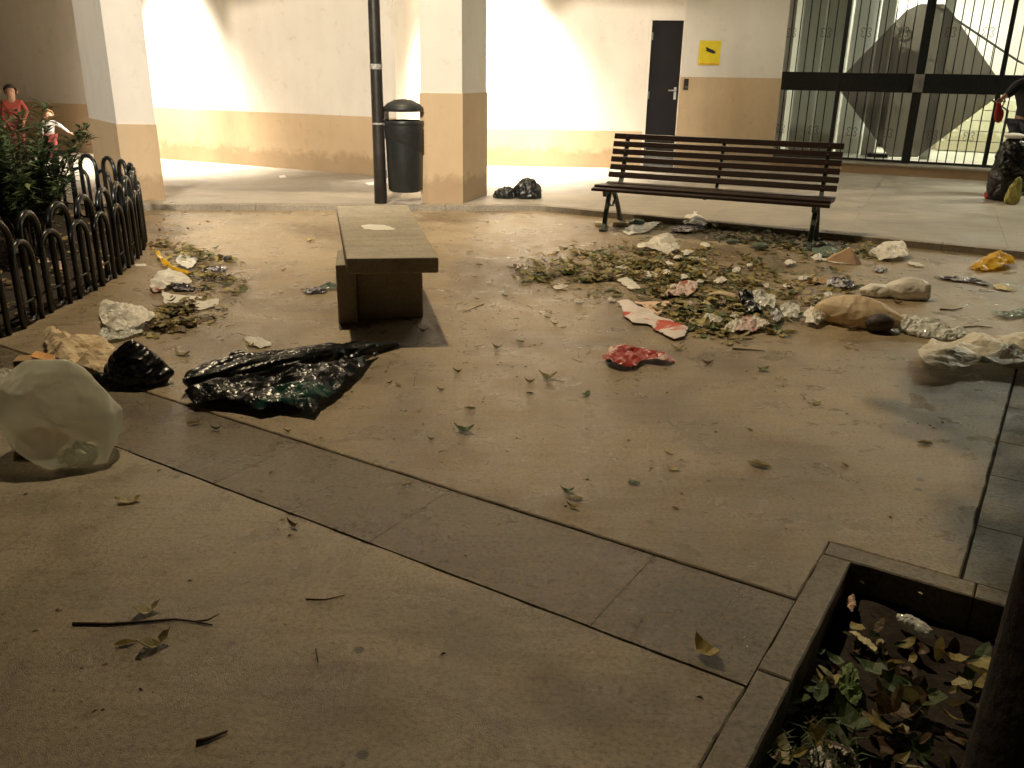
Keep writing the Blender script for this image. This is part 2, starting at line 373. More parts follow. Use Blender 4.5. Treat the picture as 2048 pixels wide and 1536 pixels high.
for i in range(-10, 14):
    for j in range(0, 12):
        o_ = Vector((0, 4.5, 0))+PU*(i*1.3)+PV*(j*1.3)
        cell = [o_, o_+PU*1.298, o_+PU*1.298+PV*1.298, o_+PV*1.298]
        for side, d_, n0 in (('l', dL, nL), ('r', dR, nR)):
            sg = -1 if side == 'l' else 1
            q = clip(cell, KC+n0*(kw+.004), n0)
            if len(q) >= 3: q = clip(q, KC+Vector((sg*.002-0.03, 0, 0)), Vector((sg, 0, 0)))
            if len(q) >= 3:
                a = abs(sum(q[t].x*q[(t+1) % len(q)].y-q[(t+1) % len(q)].x*q[t].y for t in range(len(q))))/2
                if a < .01: continue
                c = sum(q, Vector())/len(q)
                if c.y > 15.6 or abs(c.x) > 11: continue
                mb = MB(); mb.prism([(p.x, p.y) for p in q], -.05, PZ-.002); mb.build('floor_slab', M['porch'], porch)

# ------------------------------------------------------------------ building
bld = empty('building', (0, 12, PZ)); tag(bld, 'long plastered building with ochre wainscot behind the porch pillars, with a charcoal door', 'building')
def bpart(mb, name, mat, parent=bld, **k):
    o = mb.build(name, mat, parent, **k); 
    o.matrix_parent_inverse = Matrix.Translation(parent.location).inverted() if parent is bld else Matrix.Identity(4)
    return o
def wallseg(a, b_, h, wh, th=.25, proud=.015, cap=0, name='wall'):
    a = Vector((a[0], a[1], 0)); b_ = Vector((b_[0], b_[1], 0)); d_ = (b_-a).normalized(); n0 = Vector((-d_.y, d_.x, 0))   # a -> b left to right, outside = -n0
    mb = MB(); mb.prism([a, b_, b_+n0*th, a+n0*th], PZ-.05, h); bpart(mb, name, M['plaster'])
    if wh:
        mb = MB(); mb.prism([a-n0*proud, b_-n0*proud, b_-n0*.001, a-n0*.001], PZ-.04, PZ+wh); bpart(mb, 'wainscot', M['ochre'])
HW = 3.3
WLa = Vector((-9.8, 15.55, 0)); WLb = Vector((-1.55, 11.62, 0))
wallseg(WLa, WLb, HW, .745)
wallseg((-1.55, 11.63), (-1.15, 13.25), HW, .70)
wallseg((-1.15, 13.27), (1.87, 13.27), HW, .53)
wallseg((-11.5, 9.0), (-9.8, 15.55), HW, .745)
DL, DR_ = Vector((1.87, 13.27, 0)), Vector((2.36, 13.21, 0))
# door leaf set back in its reveal
dd = (DR_-DL).normalized(); dn = Vector((-dd.y, dd.x, 0))
mb = MB(); mb.prism([DL-dn*.02+dd*.002, DL+dd*.04-dn*.02, DL+dd*.04+dn*.2, DL+dn*.2+dd*.002], PZ-.05, 2.108); bpart(mb, 'reveal', M['plaster'])
mb = MB(); q0 = DL+dn*.03+dd*.045; q1 = DR_+dn*.03-dd*.002; mb.prism([q0, q1, q1+dn*.05, q0+dn*.05], PZ, 2.105)
door = bpart(mb, 'door', M['doorpaint'])
mb = MB()
for hz in (.25, 1.05, 1.85):
    hm = MB(); hm.tube([q0-dn*.006+dd*.012+Vector((0, 0, hz)), q0-dn*.006+dd*.012+Vector((0, 0, hz+.10))], .008, 8); oh = hm.build('hinge', M['steel'], door); oh.matrix_parent_inverse = Matrix.Identity(4)
hm = MB(); hm.prism([q0-dn*.012, q1-dn*.012, q1-dn*.002, q0-dn*.002], PZ+.01, PZ+.22); oh = hm.build('kick_plate', simple('scuffed kick plate', (.10, .10, .10), .5), door); oh.matrix_parent_inverse = Matrix.Identity(4)
h0 = DR_+dn*.03-dd*.06
mb.tube([h0-dn*.001+Vector((0, 0, 1.17)), h0-dn*.05+Vector((0, 0, 1.17)), h0-dn*.055-dd*.10+Vector((0, 0, 1.17))], .012)
mb.box(h0-dn*.004+Vector((0, 0, 1.13)), (.035, .012, .17), Matrix.Rotation(math.atan2(dd.y, dd.x), 3, 'Z'))
o = mb.build('handle', M['steel'], door); o.matrix_parent_inverse = Matrix.Identity(4)
mb = MB(); mb.prism([DL, DR_, DR_+dn*.25, DL+dn*.25], 2.11, HW); bpart(mb, 'lintel', M['plaster'])
GA = Vector((3.93, 13.60, 0))
wallseg(DR_, GA, HW, 1.30)
# intercom, sign
dw = (GA-DR_).normalized(); ang_w = math.atan2(dw.y, dw.x); nw = Vector((-dw.y, dw.x, 0))
mb = MB(); c = DR_+dw*.085-nw*.027+Vector((0, 0, 1.26)); mb.box(c, (.065, .03, .15), Matrix.Rotation(ang_w, 3, 'Z')); ic = mb.build('intercom', M['ink'], bevel=.006)
mb = MB(); mb.box(c-nw*.017+Vector((0, 0, -.04)), (.03, .006, .03), Matrix.Rotation(ang_w, 3, 'Z')); ob = mb.build('button', M['steel'], ic)
tag(ic, 'small black intercom box on the ochre wall right of the charcoal door', 'intercom')
def wall_at(x, off): # point on door wall under pixel column x
    lo, hi = 0.0, 1.5
    for _ in range(40):
        mid = (lo+hi)/2; p = DR_+dw*mid+Vector((0, 0, 1.7)); d_ = p-CP; px = 1024+FPX*d_.dot(CR)/d_.dot(fw)
        if px < x: lo = mid
        else: hi = mid
    return DR_+dw*lo-nw*off
sp = wall_at(1419, .008)
sign = empty('warning_sign', sp+Vector((0, 0, 1.69)), ang_w); tag(sign, 'small yellow warning sign with a black surveillance camera symbol', 'sign')
mb = MB(); mb.box((0, 0, 0), (.335, .012, .33)); mb.build('panel', M['yellow'], sign, bevel=.003)
mb = MB(); ry = Matrix.Rotation(R_(18), 3, 'Y')
mb.box((0, -.008, .03), (.12, .004, .045), ry); mb.box((.07, -.0085, .008), (.03, .004, .03), ry); mb.box((-.045, -.0082, .06), (.05, .004, .02), ry)
mb.build('camera_symbol', M['ink'], sign)
mb = MB(); mb.box((0, -.008, -.148), (.31, .004, .012)); mb.build('stripe', M['orange'], sign)

# pillars
def pillar(poly, wh, inset=.02, lab=None):
    poly = [Vector((p[0], p[1], 0)) for p in poly]; c = sum(poly, Vector())/len(poly)
    ins = [p+(c-p).normalized()*inset for p in poly]
    mb = MB(); mb.prism(ins, PZ+wh-.01, HW-.1); o = bpart(mb, 'pillar', M['plaster'])
    if lab: o['label'] = lab
    mb = MB(); mb.prism(poly, PZ-.04, PZ+wh); w = mb.build('wainscot', M['ochre'], o); w.matrix_parent_inverse = Matrix.Identity(4)
p1 = at(843, 407, PZ); p2 = at(926, 407, PZ); dside = dvec(72)
pillar([p1, p2, p2+dside*.75, p1+dside*.75+Vector((-.02, 0, 0))], 1.115)
a1 = at(253, 400, PZ); a2 = at(331, 400, PZ); a3 = at(196, 372, PZ)
pillar([a1, a2, a2+Vector((-.45, .95, 0)), a1+(a3-a1)*1.0], .765)
pr_ = at(2048, 330, PZ)
# ceiling slab over the porch (above the frame)
mb = MB(); mb.prism([(-11.5, 9.0), (-11.5, 16.5), (12, 16.5), (12, 9.2), (6.9, 9.2), (.2, 10.0), (-.2, 9.3), (-6, 8.9)], 3.2, 3.45)
bpart(mb, 'porch_ceiling', M['plaster'])
mb = MB(); mb.prism([(-9.9, 15.8), (12, 15.8), (12, 16.2), (-9.9, 16.2)], 0, 8); bpart(mb, 'wall', M['plaster'])
for i, (x, y, z, pw, ca, wide) in enumerate(WALL_SPOTS):
    cl = empty('ceiling_lamp', (x, y, 3.2)); tag(cl, 'round recessed ceiling lamp over the porch wall, %s end' % ('left', 'middle', 'added fill at right')[i], 'lamp')
    m_ = bpy.data.materials.get('lamp glow')
    if not m_:
        m_, nt, b = nodes('lamp glow'); b.inputs['Emission Color'].default_value = (1, .85, .6, 1); b.inputs['Emission Strength'].default_value = 20
    mb = MB(); mb.lathe([(0, -.012), (.09, -.012)], 20); mb.build('diffuser', m_, cl)
    mb = MB(); mb.lathe([(.09, -.001), (.09, -.02), (.12, -.02), (.12, 0)], 20); mb.build('rim', M['steel'], cl)
    light('ceiling_light', 'SPOT', (0, 0, -.03), pw, (1, .91, .76), parent=cl, size=.22, aim=(0, 0, -3), spot=ca, blend=1.0)
    light('ceiling_light', 'SPOT', (0, 0, -.035), wide, (1, .89, .72), parent=cl, size=.1, aim=(0, 0, -3), spot=160, blend=.5)

# ------------------------------------------------------------------ entrance: plinth, gate, glazed lobby
GD = dvec(-25.8); GN = dvec(64.2)
G0 = at(1690, 345, PZ); 
t0 = (GA-G0).dot(GD); G0 = G0+GD*t0       # corner beside the wall, on the plinth line
GL = 4.6
def gp(s_, o_=0, z=0): return G0+GD*s_+GN*o_+Vector((0, 0, z-PZ))
mb = MB(); mb.prism([gp(-.05, .012), gp(GL, .012), gp(GL, .6), gp(-.05, .6)], PZ-.05, .185); pl = mb.build('plinth', M['ochre'])
pl.name = 'entrance_step'; tag(pl, 'low ochre step with a pale stone ledge beneath the barred gate', 'step')
mb = MB(); mb.prism([gp(-.05, -.012), gp(GL, -.012), gp(GL, .6), gp(-.05, .6)], .186, .215); mb.build('ledge', M['porch'], pl, bevel=.006)
GZ = .215
gate = empty('barred_gate', gp(0, .18, GZ), R_(-25.8)); tag(gate, 'black iron barred gate with scroll ornaments across the lit entrance', 'gate')
def sx(px, z=1.0):                    # distance along the gate seen at a pixel column
    lo, hi = -.3, GL
    for _ in range(40):
        mid = (lo+hi)/2; p = gp(mid, .18, z); d_ = p-CP; q = 1024+FPX*d_.dot(CR)/d_.dot(fw)
        if q < px: lo = mid
        else: hi = mid
    return lo
GH = 2.55
zt = 1.27
posts = [sx(1524+5), sx(1672), sx(1829), sx(1990)]
posts.append(posts[3]+(posts[3]-posts[2])*.98)
pw_ = [.06, .06, .12, .06, .06]
for s_, w_ in zip(posts, pw_):
    mb = MB(); mb.box((s_, 0, GH/2+.01), (w_, .05, GH)); mb.build('post', M['metal'], gate, bevel=.004)
z0b, z1b = 1.185-GZ+.01, 1.445-GZ+.01
for a, b_ in ((0, 1), (1, 2), (2, 3), (3, 4)):
    x0 = posts[a]+pw_[a]/2; x1 = posts[b_]-pw_[b_]/2; xc = (x0+x1)/2
    mb = MB(); mb.box((xc, 0, (z0b+z1b)/2), (x1-x0-.002, .04, z1b-z0b)); mb.build('band_plate', M['metal'], gate, bevel=.003)
    mb = MB(); mb.box((xc, 0, .03), (x1-x0-.002, .035, .035)); mb.build('rail', M['metal'], gate)
    mb = MB(); mb.box((xc, 0, GH-.03), (x1-x0-.002, .035, .035)); mb.build('rail', M['metal'], gate)
    nb = 7
    for i in range(nb):
        x = x0+(x1-x0)*(i+1)/(nb+1)
        for za, zb in ((.048, z0b-.001), (z1b+.001, GH-.05)):
            mb = MB(); mb.box((x, 0, (za+zb)/2), (.0155, .0155, zb-za)); mb.build('bar', M['metal'], gate)
        if i in (1, 5):
            for zc in (.42, 1.78):
                mb = MB()
                for sg in (-1, 1):
                    for sv in (-1, 1):
                        pts = []
                        for t in range(11):
                            th = -math.pi*.5+t/10*math.pi*1.55
                            rr = .034*(1-t/16)
                            pts.append((x+sg*(.010+.028+rr*math.cos(th)*1.0), -.012, zc+sv*(.04+rr*math.sin(th))))
                        mb.tube(pts, .0045, 5)
                mb.tube([(x, -.002, zc-.06), (x, -.002, zc+.06)], .010, 6)
                mb.build('scroll', M['metal'], gate)
mb = MB(); mb.box((posts[2], -.034, (z0b+z1b)/2), (.135, .016, z1b-z0b-.02)); mb.build('lock_plate', simple('grey lock plate', (.16, .155, .14), .5), gate, bevel=.004)
# glazed screen
m, nt, b = nodes('clear glass'); b.inputs['Base Color'].default_value = (1, 1, 1, 1)
tr = N(nt, 'ShaderNodeBsdfTransparent'); tr.inputs[0].default_value = (.92, .95, .92, 1); gl = N(nt, 'ShaderNodeBsdfGlossy'); gl.inputs['Roughness'].default_value = .03
fr = N(nt, 'ShaderNodeFresnel'); fr.inputs[0].default_value = 1.45; mx = N(nt, 'ShaderNodeMixShader')
nt.links.new(fr.outputs[0], mx.inputs[0]); nt.links.new(tr.outputs[0], mx.inputs[1]); nt.links.new(gl.outputs[0], mx.inputs[2]); nt.links.new(mx.outputs[0], nt.nodes['Material Output'].inputs[0]); M['glass'] = m
m, nt, b = nodes('grey tint film')
tr = N(nt, 'ShaderNodeBsdfTransparent'); tr.inputs[0].default_value = (.50, .49, .46, 1); mx = N(nt, 'ShaderNodeMixShader'); mx.inputs[0].default_value = .42
b.inputs['Base Color'].default_value = (.42, .42, .40, 1)
nt.links.new(tr.outputs[0], mx.inputs[1]); nt.links.new(b.outputs[0], mx.inputs[2]); nt.links.new(mx.outputs[0], nt.nodes['Material Output'].inputs[0]); M['film'] = m
OG = .75
def gl_at(px, py):                     # point of the glazing plane seen at a pixel
    d_ = fw+CR*((px-1024)/FPX)-CU*((py-768)/FPX); P0 = gp(0, OG); t = (P0-CP).dot(GN)/d_.dot(GN); p = CP+d_*t-P0
    return p.dot(GD), CP.z+d_.z*t
glz = empty('glazed_screen', gp(0, OG, GZ), R_(-25.8)); tag(glz, 'large glass entrance screen with a grey diamond across it behind the gate', 'glass screen')
mb = MB(); mb.box((GL/2-.1, 0, 1.32), (GL+.2, .01, 2.6)); mb.build('pane', M['glass'], glz)
dia = [gl_at(*q) for q in [(1670, 168), (1813, 20), (1840, 8), (1888, 8), (1905, 26), (2004, 168), (1990, 197), (1835, 314), (1778, 314)]]
mb = MB(); n_ = len(dia); mb.add([(s_, -.009, z-GZ) for s_, z in dia]+[(s_, -.0075, z-GZ) for s_, z in dia], [tuple(range(n_)), tuple(reversed(range(n_, 2*n_)))]); mb.build('diamond_film', M['film'], glz)
# lobby behind it
lob = empty('lobby', gp(0, .6, GZ), R_(-25.8)); tag(lob, 'bright cream entrance lobby with stairs seen through the barred gate', 'lobby')
cream = plaster('lobby cream wall', (.74, .70, .50), (.66, .62, .43)); white = plaster('lobby white pillar', (.80, .80, .76), (.72, .72, .70)); grey = plaster('lobby grey panel', (.60, .60, .55), (.52, .52, .47))
pale = simple('lobby floor', (.62, .60, .50), .3, var=.1, scale=3)
def lb(name, x, y, z, dx, dy, dz, mat, **k):
    mb = MB(); mb.box((x, y, z), (dx, dy, dz)); return mb.build(name, mat, lob, **k)
lb('floor', GL/2+.2, 2.0, -.03, GL+1.4, 4.1, .05, pale)
lb('wall', GL/2+.2, 3.9, 1.4, GL+1.4, .1, 2.9, cream)
lb('wall', -.42, 2.0, 1.4, .1, 3.7, 2.9, white)
lb('wall', GL+.75, 2.0, 1.4, .1, 3.7, 2.9, cream)
lb('ceiling', GL/2+.2, 2.0, 2.92, GL+1.4, 4.1, .1, white)
for x0, x1, y, mat, z1 in ((.02, .36, .7, white, 2.86), (.37, .70, .9, grey, 2.86), (.72, 1.10, 1.2, white, 2.86), (1.14, 1.34, .9, white, 2.86), (2.02, 2.16, .8, white, 2.86)):
    lb('pillar', (x0+x1)/2, y, z1/2, x1-x0, .18, z1, mat)
# mailboxes / notice / stand
lb('signpost', 1.42, .62, .95, .075, .05, 1.6, M['ink']); lb('signpost_base', 1.42, .62, .03, .3, .25, .05, M['ink'])
mb = MB(); mb.tube([(1.42, .62, 1.75), (1.48, .60, 1.84), (1.60, .58, 1.84), (1.64, .58, 1.76), (1.56, .58, 1.70), (1.48, .6, 1.72)], .02, 8); mb.tube([(1.46, .6, 1.60), (1.66, .6, 1.58)], .018); mb.build('signpost_head', M['ink'], lob)
lb('notice', 1.62, .55, 1.40, .29, .012, .32, simple('pinkish notice sheet', (.85, .72, .62), .7, var=.05))
for k in range(7):
    lb('stair', 3.0+k*.02, 3.1-k*.0, .09+k*.17, 1.6-k*.26 if k < 6 else .1, .9, .16, cream) if k < 5 else None
mb = MB()
mb.tube([(1.75, 2.4, 2.35), (3.15, 1.6, 1.45), (3.30, 1.5, 1.38), (3.30, 1.5, .95)], .018)
mb.tube([(1.75, 2.4, 1.55), (3.15, 1.6, .72), (3.15, 1.6, .0)], .014); mb.tube([(3.30, 1.5, .95), (3.3, 1.5, 0)], .018)
for k in range(6): mb.tube([(1.9+k*.22, 2.31-k*.125, 2.25-k*.14), (1.9+k*.22, 2.31-k*.125, 1.46-k*.13)], .007, 5)
mb.build('handrail', M['ink'], lob)
lb('skirting', GL/2+.2, 3.84, .12, GL+1.3, .02, .22, white)
lb('bulletin_board', 2.75, 3.80, 1.35, .8, .03, .7, simple('bulletin board', (.45, .44, .28), .6, var=.3))
for i, (x, y) in enumerate(((1.3, 2.4), (3.2, 1.9))):
    l_ = bpy.data.lights.new('lobby_light', 'AREA'); l_.energy = 105; l_.color = (1, .98, .88); l_.size = .5; l_.size_y = .5
    o = bpy.data.objects.new('lobby_light', l_); C.objects.link(o); o.parent = lob; o.location = (x, y, 2.84)
    mb = MB(); mb.box((x, y, 2.856), (.5, .5, .02)); mb.build('lamp_panel', white, lob)
# wall continuing over and right of the gate
wallseg(gp(GL, .0), gp(GL+2.2, .0), HW, .9)
mb = MB(); mb.prism([gp(-.03, .03), gp(GL, .03), gp(GL, .28), gp(-.03, .28)], GZ+GH+.02, HW); bpart(mb, 'lintel', M['plaster'])
mb = MB(); mb.prism([gp(-.12, .05), gp(-.02, .05), gp(-.02, .8), gp(-.12, .8)], PZ, HW-.01); bpart(mb, 'wall', M['plaster'])

# ------------------------------------------------------------------ lamp post and bin
lp = empty('lamp_post', POST); tag(lp, 'tall dark steel lamp post with pale tape scraps beside the litter bin', 'lamp post')
mb = MB(); mb.tube([(0, 0, 0), (0, 0, .5), (0, 0, 3), (0, 0, 8.5)], [.068, .064, .055, .042], 20); mb.build('pole', M['post'], lp, smooth=True)
for z, h in ((1.335, .05), (.80, .018)):
    mb = MB(); mb.lathe([(.0645, z), (.066, z+h/2), (.0635, z+h)], 20); mb.build('tape', M['tape'], lp, smooth=True)
mb = MB(); mb.tube([(0, 0, 8.4), (-.05, -.35, 8.75), (-.2, -1.45, 8.72)], .03, 10); mb.build('arm', M['post'], lp, smooth=True)
mb = MB(); mb.lathe([(.02, .12), (.16, .08), (.2, .02), (.2, .01)], 20, (-.22, -1.55, 8.58)); mb.build('lamp_head', M['post'], lp, smooth=True)
fl_ = empty('added_flood_pole', (ADDED_FLOOD.x, ADDED_FLOOD.y-.2, 0)); tag(fl_, 'added unseen floodlight on a pole behind the viewer, brightening the pillars', 'street lamp')  # pole and head made up to carry the added flood
mb = MB(); mb.tube([(0, 0, 0), (0, 0, 4), (0, 0, 7.0)], [.08, .07, .05], 16); mb.build('pole', M['post'], fl_, smooth=True)
mb = MB(); mb.lathe([(.0, .0), (.12, .01), (.2, .05), (.22, .18)], 20); hd_ = mb.build('lamp_head', M['post'], fl_, smooth=True); hd_.location = (0, .08, 7.0); hd_.rotation_euler = (R_(-110), 0, 0)
bin_c = POST+Vector((.285, .0, 0)); lb_ = empty('litter_bin', bin_c-Vector((.02, 0, 0))); lb_.scale = (.91, .91, 1); tag(lb_, 'round dark litter bin with a domed lid mounted on the lamp post', 'bin')
prof = [(.0, .125), (.17, .13), (.195, .155), (.21, .62), (.215, .80), (.222, .82), (.222, .845), (.205, .845), (.195, .80), (.16, .2)]
mb = MB(); mb.lathe(prof, 32); mb.build('body', M['bin'], lb_, smooth=True)
mb = MB(); mb.lathe([(.0, 1.055), (.10, 1.045), (.18, 1.01), (.222, .975), (.226, .935), (.215, .935), (.2, .96), (.0, .99)], 32); mb.build('lid', M['binlid'], lb_, smooth=True)
for a in (180, 0):
    mb = MB(); vs_ = []; n_ = 8
    for i in range(n_+1):
        th = R_(a-26+52*i/n_) if a == 180 else R_(a-12+24*i/n_)
        for z in (.83, .95):
            vs_.append((.219*math.cos(th), .219*math.sin(th), z)); 
            vs_.append((.20*math.cos(th), .20*math.sin(th), z))
    fs = []
    for i in range(n_):
        q = i*4; fs += [(q, q+4, q+6, q+2), (q+1, q+3, q+7, q+5)]
    mb.add(vs_, fs)
    if a == 180: mb.build('bracket', M['bin'], lb_)
mb = MB(); vs_ = []; n_ = 16
for i in range(n_+1):
    th = R_(195+150*i/n_); zz = .74-.20*(i/n_); r_ = .222
    vs_ += [(r_*math.cos(th), r_*math.sin(th), zz), (r_*math.cos(th), r_*math.sin(th), .80), ((r_-.01)*math.cos(th), (r_-.01)*math.sin(th), zz-.012)]
fs = []
for i in range(n_):
    q = i*3; fs += [(q, q+3, q+4, q+1), (q+2, q+5, q+3, q)]
mb.add(vs_, fs); mb.build('front_panel', M['binlid'], lb_, smooth=True)
mb = MB(); mb.box((-.235, 0, .72), (.05, .05, .12)); mb.box((-.235, 0, .3), (.05, .05, .08)); mb.build('clamp', M['bin'], lb_)

# ------------------------------------------------------------------ wooden bench
f1 = at(1208, 462); f2 = at(1618, 500); bd = (f2-f1); BL = bd.length; bang = math.atan2(bd.y, bd.x)
bench = empty('park_bench', (f1+f2)/2, bang); tag(bench, 'dark slatted wooden park bench with green cast iron legs', 'bench')
SL = 2.10
seat = [(-.03, .385, 8), (.055, .405, 2), (.14, .402, 0), (.225, .395, -3), (.31, .388, -5), (.385, .395, 10)]
back = [(.435, .475, 68), (.465, .545, 70), (.49, .615, 72), (.512, .685, 73), (.535, .755, 74), (.558, .825, 75)]
slat_me = None
for (y, z, a) in seat+back:
    mb = MB(); w_ = .062 if (y, z, a) in seat else .05
    o = None
    if slat_me is None:
        mb.box((0, 0, 0), (SL, .062, .026)); o = mb.build('slat', M['wood'], bench, bevel=.006); slat_me = o.data
    else:
        o = bpy.data.objects.new('slat', slat_me); C.objects.link(o); o.parent = bench
        bm_ = o.modifiers.new('bevel', 'BEVEL'); bm_.width = .006; bm_.segments = 2
    o.location = (rnd.uniform(-.004, .004), y, z); o.rotation_euler = (R_(a), 0, 0); 
    if w_ < .06: o.scale = (1, .84, 1)
def strip3(mb, pts, x, w, t):
    # a flat bar following pts (y,z) at x, width w along x, thickness t
    pts = [Vector((x, p[0], p[1])) for p in pts]; vs_ = []
    for i, p in enumerate(pts):
        d_ = (pts[min(i+1, len(pts)-1)]-pts[max(i-1, 0)]).normalized(); nn = Vector((0, -d_.z, d_.y)); tt = t[i] if isinstance(t, list) else t
        for a, b_ in ((-1, -1), (1, -1), (1, 1), (-1, 1)): vs_.append(p+Vector((a*w/2, 0, 0))+nn*b_*tt/2)
    n = len(pts); fs = [(i*4+j, i*4+(j+1) % 4, i*4+4+(j+1) % 4, i*4+4+j) for i in range(n-1) for j in range(4)]+[(3, 2, 1, 0), tuple(4*n-4+j for j in range(4))]
    mb.add(vs_, fs)
for x in (-BL/2, BL/2):
    mb = MB(); strip3(mb, [(-.02, .0), (.005, .06), (.03, .16), (.07, .26), (.10, .33), (.10, .365)], x, .04, [.06, .035, .03, .03, .035, .04]); mb.box((x, -.02, .012), (.06, .08, .024)); mb.build('leg', M['iron'], bench, bevel=.004)
    mb = MB(); strip3(mb, [(.50, .0), (.46, .06), (.40, .16), (.32, .26), (.24, .33), (.18, .365)], x, .04, [.06, .035, .03, .03, .035, .04]); mb.box((x, .50, .012), (.06, .08, .024)); mb.build('leg', M['iron'], bench, bevel=.004)
    mb = MB(); strip3(mb, [(-.04, .345), (.06, .378), (.2, .374), (.34, .366), (.42, .40), (.47, .48), (.51, .60), (.545, .70), (.585, .84)], x, .035, [.05, .04, .03, .03, .045, .045, .035, .03, .03]); mb.build('seat_support', M['iron'], bench)
    mb = MB()
    strip3(mb, [(.075, .27), (.14, .22), (.22, .21), (.30, .28)], x, .02, .014); mb.build('brace', M['iron'], bench)
for x in (-BL/2, BL/2):
    mb = MB()
    for (y, z, a) in seat: mb.lathe([(.009, 0), (.008, .004), (.0005, .005)], 8, (x, y, z+.013))
    for (y, z, a) in back: mb.tube([(x, y-.012, z+.002), (x, y-.018, z+.004)], .008, 8)
    mb.build('bolts', M['iron'], bench)
mb = MB(); strip3(mb, [(-.03, .365), (.06, .386), (.2, .382), (.34, .374), (.425, .41), (.48, .50), (.525, .62), (.56, .72), (.60, .84)], 0, .03, .012); mb.build('centre_strap', M['iron'], bench)

# ------------------------------------------------------------------ concrete bench
cb = empty('concrete_bench', (-.65, 4.55, 0), R_(12.2)); tag(cb, 'low concrete slab bench on block legs in front of the lamp post', 'bench')
ZT = .45
c4 = [at(693, 517, ZT), at(877, 515, ZT), at(815, 409, ZT), at(673, 412, ZT)]
def loc_cb(p): return Matrix.Rotation(-R_(12.2), 3, 'Z') @ (Vector((p[0], p[1], 0))-Vector((-.65, 4.55, 0)))
mb = MB(); mb.prism([loc_cb(p)[:2] for p in c4], ZT-.085, ZT); mb.build('seat_slab', M['benchstone'], cb, bevel=.008)
c = [loc_cb(p) for p in c4]
mb = MB(); mb.prism([(-.245+.06, .40), (.20, .40), (.22, .80), (-.165, .80)], 0, ZT-.087); mb.build('leg', M['benchstone'], cb, bevel=.008)
mb = MB(); mb.prism([(-.30, .33), (-.188, .33), (-.17, .78), (-.28, .78)], 0, ZT-.10); mb.build('leg_block', M['benchstone'], cb, bevel=.008)
mb = MB(); mb.prism([(-.2, 1.35), (.2, 1.35), (.2, 1.75), (-.2, 1.75)], 0, ZT-.087); mb.build('leg', M['benchstone'], cb, bevel=.008)

# ------------------------------------------------------------------ hooped fence and planting bed
def smooth_path(pts, n=16):
    out = []
    P = [pts[0]]+pts+[pts[-1]]
    for i in range(1, len(P)-2):
        for k in range(n):
            t = k/n; a, b_, c_, d_ = P[i-1], P[i], P[i+1], P[i+2]
            out.append(.5*((2*b_)+(c_-a)*t+(2*a-5*b_+4*c_-d_)*t*t+(3*b_-a-3*c_+d_)*t**3))
    out.append(pts[-1]); return out
fpath = smooth_path([at(-260, 760), at(-110, 715), at(38, 660), at(100, 625), at(180, 585), at(250, 540), at(284, 500), at(284, 470), at(240, 448), at(165, 436), at(60, 428), at(-80, 420)])
cum = [0.0]
for a, b_ in zip(fpath, fpath[1:]): cum.append(cum[-1]+(b_-a).length)
def along(s_):
    for i in range(1, len(cum)):
        if cum[i] >= s_:
            t = (s_-cum[i-1])/max(1e-6, cum[i]-cum[i-1]); return fpath[i-1].lerp(fpath[i], t)
    return fpath[-1]
fence = empty('hooped_fence', along(1.2)); tag(fence, 'low black fence of interlaced iron hoops round the planting bed', 'fence')
finv = -fence.location
def hoop(s0, s1, h, side, r=.0115):
    a = along(s0); b_ = along(s1); d_ = (b_-a); n0 = Vector((-d_.y, d_.x, 0)).normalized()*side*.012
    w_ = d_.length; rr = w_/2; pts = [a+n0, a+n0+Vector((0, 0, h*.5)), a+n0+Vector((0, 0, h-rr))]
    for k in range(1, 10):
        th = math.pi*k/10; pts.append(a+d_*(.5-.5*math.cos(th))+n0+Vector((0, 0, h-rr+rr*math.sin(th))))
    pts += [b_+n0+Vector((0, 0, h-rr)), b_+n0+Vector((0, 0, h*.5)), b_+n0]
    mb = MB(); mb.tube([p+finv for p in pts], r, 8); mb.build('hoop', M['metal'], fence, smooth=True)
s_ = .05; PITCHF = .34
while s_ < cum[-1]-.4:
    hoop(s_, s_+.22, .60, 1, .019)
    hoop(s_+.17, s_+.17+.22, .47, -1, .016)
    a = along(s_+.22); b_ = along(s_+PITCHF); d_ = b_-a; pts = [a+Vector((0, 0, .10))]+[a+d_*(.5-.5*math.cos(math.pi*k/8))+Vector((0, 0, .06-.045*math.sin(math.pi*k/8))) for k in range(9)]+[b_+Vector((0, 0, .10))]
    mb = MB(); mb.tube([p+finv for p in pts], .011, 8); mb.build('foot_bend', M['metal'], fence, smooth=True)
    s_ += PITCHF
mb = MB(); mb.tube([p+finv+Vector((0, 0, .13)) for p in fpath], .008, 6); mb.build('rail', M['metal'], fence, smooth=True)
bedp = [p for p in fpath]
cx = Vector((-4.9, 6.2, 0))
inn = [p+(cx-p).normalized()*.06 for p in fpath]
poly = [(p.x, p.y) for p in inn]+[(-8.5, 8.4), (-8.5, 3.6)]
mb = MB(); mb.prism(poly, -.05, .018); bed = mb.build('soil_bed', M['earth']); tag(bed, kind='structure')

